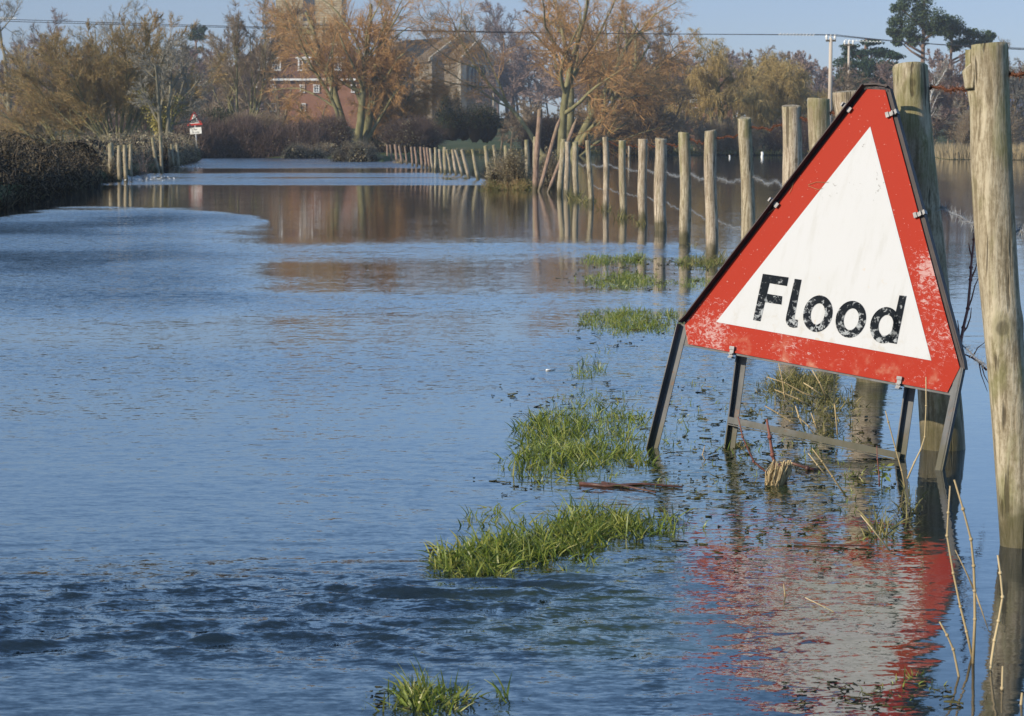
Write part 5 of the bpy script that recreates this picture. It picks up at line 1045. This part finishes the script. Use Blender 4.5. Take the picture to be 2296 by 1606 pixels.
stalk(L_([(62, 1075), (105, 1150), (140, 1230), (185, 1450), (225, 1640)]), 3.9, 6.5, 'dry stalk leaning left, cut by the lower photo edge', group=SGp)
stalk(L_([(418, 1325), (415, 1450), (412, 1660)]), 3.8, 7, 'short upright stalk at the lower photo edge beside the bent one', group=SGp)
stalk(L_([(528, 1475), (520, 1560), (515, 1660)]), 3.7, 9, 'thick short stalk in the lower right photo corner', group=SGp)
def Z_(pts): return [((2200 + x / 2.87) / 1.345, (1050 + y / 2.87) / 1.345) for x, y in pts]
SG2 = 'thin dead stems in the water around the sign stand'
stalk(Z_([(1350, 545), (1375, 640), (1440, 880), (1490, 1060), (1530, 1250)]), 6.1, 4, 'thin dead stem passing the foot of the right rear leg', group=SG2)
stalk(Z_([(1700, 250), (1702, 500), (1690, 770), (1655, 880), (1600, 990), (1540, 1130)]), 5.9, 4, 'tall thin stem crossing before the shaded post under the sign corner', group=SG2)
stalk(Z_([(715, 870), (800, 980), (890, 1110), (1010, 1290)]), 5.5, 4.5, 'straw stem slanting down right below the cross bar', group=SG2)
stalk(Z_([(680, 910), (760, 1010), (850, 1115)]), 5.7, 4, 'short straw stem next to the slanting one under the cross bar', group=SG2)
stalk(Z_([(305, 500), (420, 565), (525, 630), (590, 660)]), 6.9, 4, 'pale straw slanting behind the left rear leg', group=SG2)
stalk(Z_([(425, 130), (455, 270), (475, 400), (480, 430)]), 8.1, 4, 'pale straw upright in the weed mat, left one', group=SG2)
stalk(Z_([(715, 190), (780, 300), (830, 410)]), 8.2, 4, 'pale straw in the weed mat leaning left, middle one', group=SG2)
stalk(Z_([(905, 230), (910, 480), (935, 750)]), 7.0, 4, 'tall pale straw upright right of the weed mat', group=SG2)
stalk(Z_([(320, 250), (480, 300), (640, 390), (800, 440)]), 8.0, 3.5, 'long pale straw lying across the weed mat', group=SG2)
stalk(Z_([(390, 360), (470, 390), (590, 440), (680, 490)]), 7.8, 4, 'straw lying across the front of the weed mat', group=SG2)
stalk(Z_([(640, 300), (720, 350), (800, 410)]), 8.0, 4, 'short straw lying on the right part of the weed mat', group=SG2)
stalk(Z_([(570, 500), (600, 590), (655, 720)]), 7.2, 4, 'straw stem left of three behind the cross bar', group=SG2)
stalk(Z_([(525, 530), (600, 600), (680, 670), (760, 780)]), 7.0, 3.5, 'long thin stem of three behind the cross bar', group=SG2)
stalk(Z_([(705, 560), (735, 640), (760, 700)]), 7.1, 4, 'straw stem right of three behind the cross bar', group=SG2)
stalk(Z_([(1275, 850), (1280, 960), (1295, 1110), (1297, 1200)]), 5.6, 3.5, 'thin reddish stem beside the small green water plant', M_twigred, group=SG2)
stalk([(1930, 1155), (1955, 1185), (1995, 1235)], 4.9, 4, 'pale broken stem slanting above the red reflection', group=SG2)
stalk([(1757, 1310), (1760, 1332), (1763, 1362)], 4.6, 4, 'short yellow stub standing in the sign reflection', group=SG2)
stalk([(1805, 1340), (1850, 1362), (1900, 1388), (1945, 1412)], 4.45, 3, 'fine stem slanting across the white reflection', group=SG2)
stalk([(1575, 1020), (1580, 1000)][::-1] + [(1585, 1040)], 6.6, 3, 'tiny stub by the left front leg', group=SG2)
stalk([(1655, 935), (1665, 980), (1690, 1035), (1722, 1062), (1745, 1068)], 6.35, 5, 'dark red bramble stem arching at the foot of the left rear leg', M_twigred, 'bramble_shoot', 'twig')
stalk([(1719, 940), (1726, 980), (1732, 1020), (1742, 1052)], 6.3, 9, 'broken dark red stem standing on the grassy stump', M_twigred, 'bramble_shoot', 'twig')
stalk([(1765, 1035), (1810, 1050), (1850, 1058)], 6.4, 9, 'dark stem lying right of the grassy stump', M_stick, 'bramble_shoot', 'twig')
stalk([(2184, 506), (2184, 537), (2177, 600), (2176, 627), (2170, 692), (2160, 735), (2153, 773), (2150, 800)], 6.9, 7, 'tall reddish bramble shoot between the two thickest posts', M_twigred, 'bramble_shoot', 'twig', side=[[(2170, 692), (2178, 672), (2186, 640), (2196, 620)], [(2156, 750), (2168, 735), (2176, 712), (2178, 690)], [(2176, 627), (2186, 606), (2192, 586)], [(2152, 770), (2150, 742), (2147, 718)], [(2180, 580), (2174, 560), (2172, 545)]], Y2=6.5)
stalk([(2152, 790), (2175, 800), (2195, 812), (2212, 830)], 6.6, 5, 'thorny dead bramble hanging on the lowest wire by the thickest post', M_twigred, 'bramble_shoot', 'twig', side=[[(2180, 802), (2192, 780), (2212, 765)], [(2195, 812), (2200, 840), (2214, 878)], [(2200, 815), (2207, 842), (2218, 862)]])
for (pts, Y, w, lb) in (([(1530, 1092), (1440, 1085), (1360, 1090), (1300, 1084)], 6.15, 8, 'long wet reddish stick floating in front of the large grass patch'), ([(1470, 1104), (1400, 1090), (1350, 1083)], 6.1, 7, 'shorter wet stick crossing under the long reddish one'), ([(1960, 1225), (1850, 1221), (1780, 1217)], 5.15, 5, 'thin brown stick afloat at the top of the white reflection'), ([(1245, 826), (1236, 829), (1225, 830)], 9.3, 4, 'tiny white feather like scrap afloat upstream of the grass')):
    P = [ground_at(x, y, .004) for x, y in pts]; m = MB(); m.tube([p - P[0] for p in P], np.linspace(w * .3, w * .55, len(P)) * Y / F, 7); o = m.build('floating_stick', M_white if 'white feather' in lb else M_stick, None, True, tuple(P[0])); tag(o, lb, 'stick')
# stump with matted grass
sb_ = ground_at(1748, 1085); ST = empty('grassy_stump', tuple(sb_)); tag(ST, 'small broken stump wrapped in pale matted grass, in the water below the cross bar', 'stump')
b = MB(); b.tube([(0, 0, -.03), (.003, 0, .02), (.008, .0, .055)], [.017, .02, .026], 10); b.build('wood', M_stick, ST, True)
r = np.random.default_rng(8); n = 220; a = r.uniform(0, 2 * pi, n); P0 = np.stack([np.cos(a) * .026 + .008, np.sin(a) * .024, r.uniform(.035, .068, n)], 1); P1 = np.stack([np.cos(a + .4) * .024 - .018, np.sin(a + .4) * .03 - .01, r.uniform(-.01, .012, n)], 1)
V, Fc = tubes(np.stack([P0, P0 * .5 + P1 * .5 + r.normal(size=(n, 3)) * .004, P1], 1), np.full((n, 3), .0014), 2); obj('matted_grass', npmesh('matted_grass', V, Fc, M_straw, False, np.repeat(r.random(n) * .6, 6)), ST)
# small water plant
wp = ground_at(1975, 1085); WPl = empty('water_plant', tuple(wp)); tag(WPl, 'small bright green leafy plant standing in the water right of the stump', 'plant')
b = MB(); b.tube([(0, 0, -.02), (.004, 0, .03), (.0, 0, .06)], [.002, .0018, .001], 5); b.build('stem', M_grass, WPl)
V, Fc, tn = leaves(26, lambda n: np.stack([r.normal(size=n) * .012, r.normal(size=n) * .01, r.uniform(.01, .065, n)], 1), .011, r, 1.5); obj('leaves', npmesh('leaves', V, Fc, M_grass, False, tn), WPl)
# weed drift at the fence foot and foam by the left posts
M_foam = simple('foam', (.45, .47, .48), (.75, .77, .78), 30, .8, .2)
bush('weed_drift', 'pale heap of weed washed against the furthest reddish posts', 862, 912, 361, 367.5, 96, M_reed, M_tw_b, 1600, .05, 200, 101, 'weed', None, .6, .3, .4, 5)
bush('weed_drift', 'low green weed heap in the water before the leaning posts', 985, 1030, 398, 406, 55, M_grassd, M_tw_b, 900, .025, 150, 102, 'weed', None, .35, .2, .4, 4)
bush('weed_drift', 'dark weed heap at the foot of the nearest free leaning post', 1036, 1052, 397, 405, 56, M_grassd, M_tw_b, 500, .025, 90, 103, 'weed', None, .25, .2, .4, 3)
bush('grassy_tussock', 'low grassy tussock along the foot of the bramble clump', 1078, 1200, 404, 428, 43.5, M_grassd, M_tw_o, 5500, .02, 900, 104, 'grass', None, .5, .22, .5, 8)
n = 500; r = np.random.default_rng(12); xs = np.concatenate([r.normal(322, 26, 300), r.normal(430, 14, 90), r.normal(300, 10, 110)]); ys_ = np.concatenate([400 + np.abs(r.normal(0, 3.6, 300)), 376 + r.normal(0, .8, 90), 403 + r.normal(0, 1, 110)])
G = np.array([ground_at(x, y, .01) for x, y in zip(xs, ys_)]); G[:, 2] += r.random(n) * .07; V, Fc, tn = leaves(n, lambda k: G, .028, r); tag(obj('foam', npmesh('foam', V, Fc, M_foam)), 'white foam where the current breaks at the old left posts', None, None, 'stuff')
stalk([(443, 560), (443, 560)], 50, 1, 'x') if 0 else None
bush('dead_saplings', 'thin leafless sapling shoots in the foam by the old left posts', 318, 332, 352, 404, 54, M_scrub, M_tw_p, 30, .02, 60, 105, 'shrub', None, .3, .8, 0, 2)
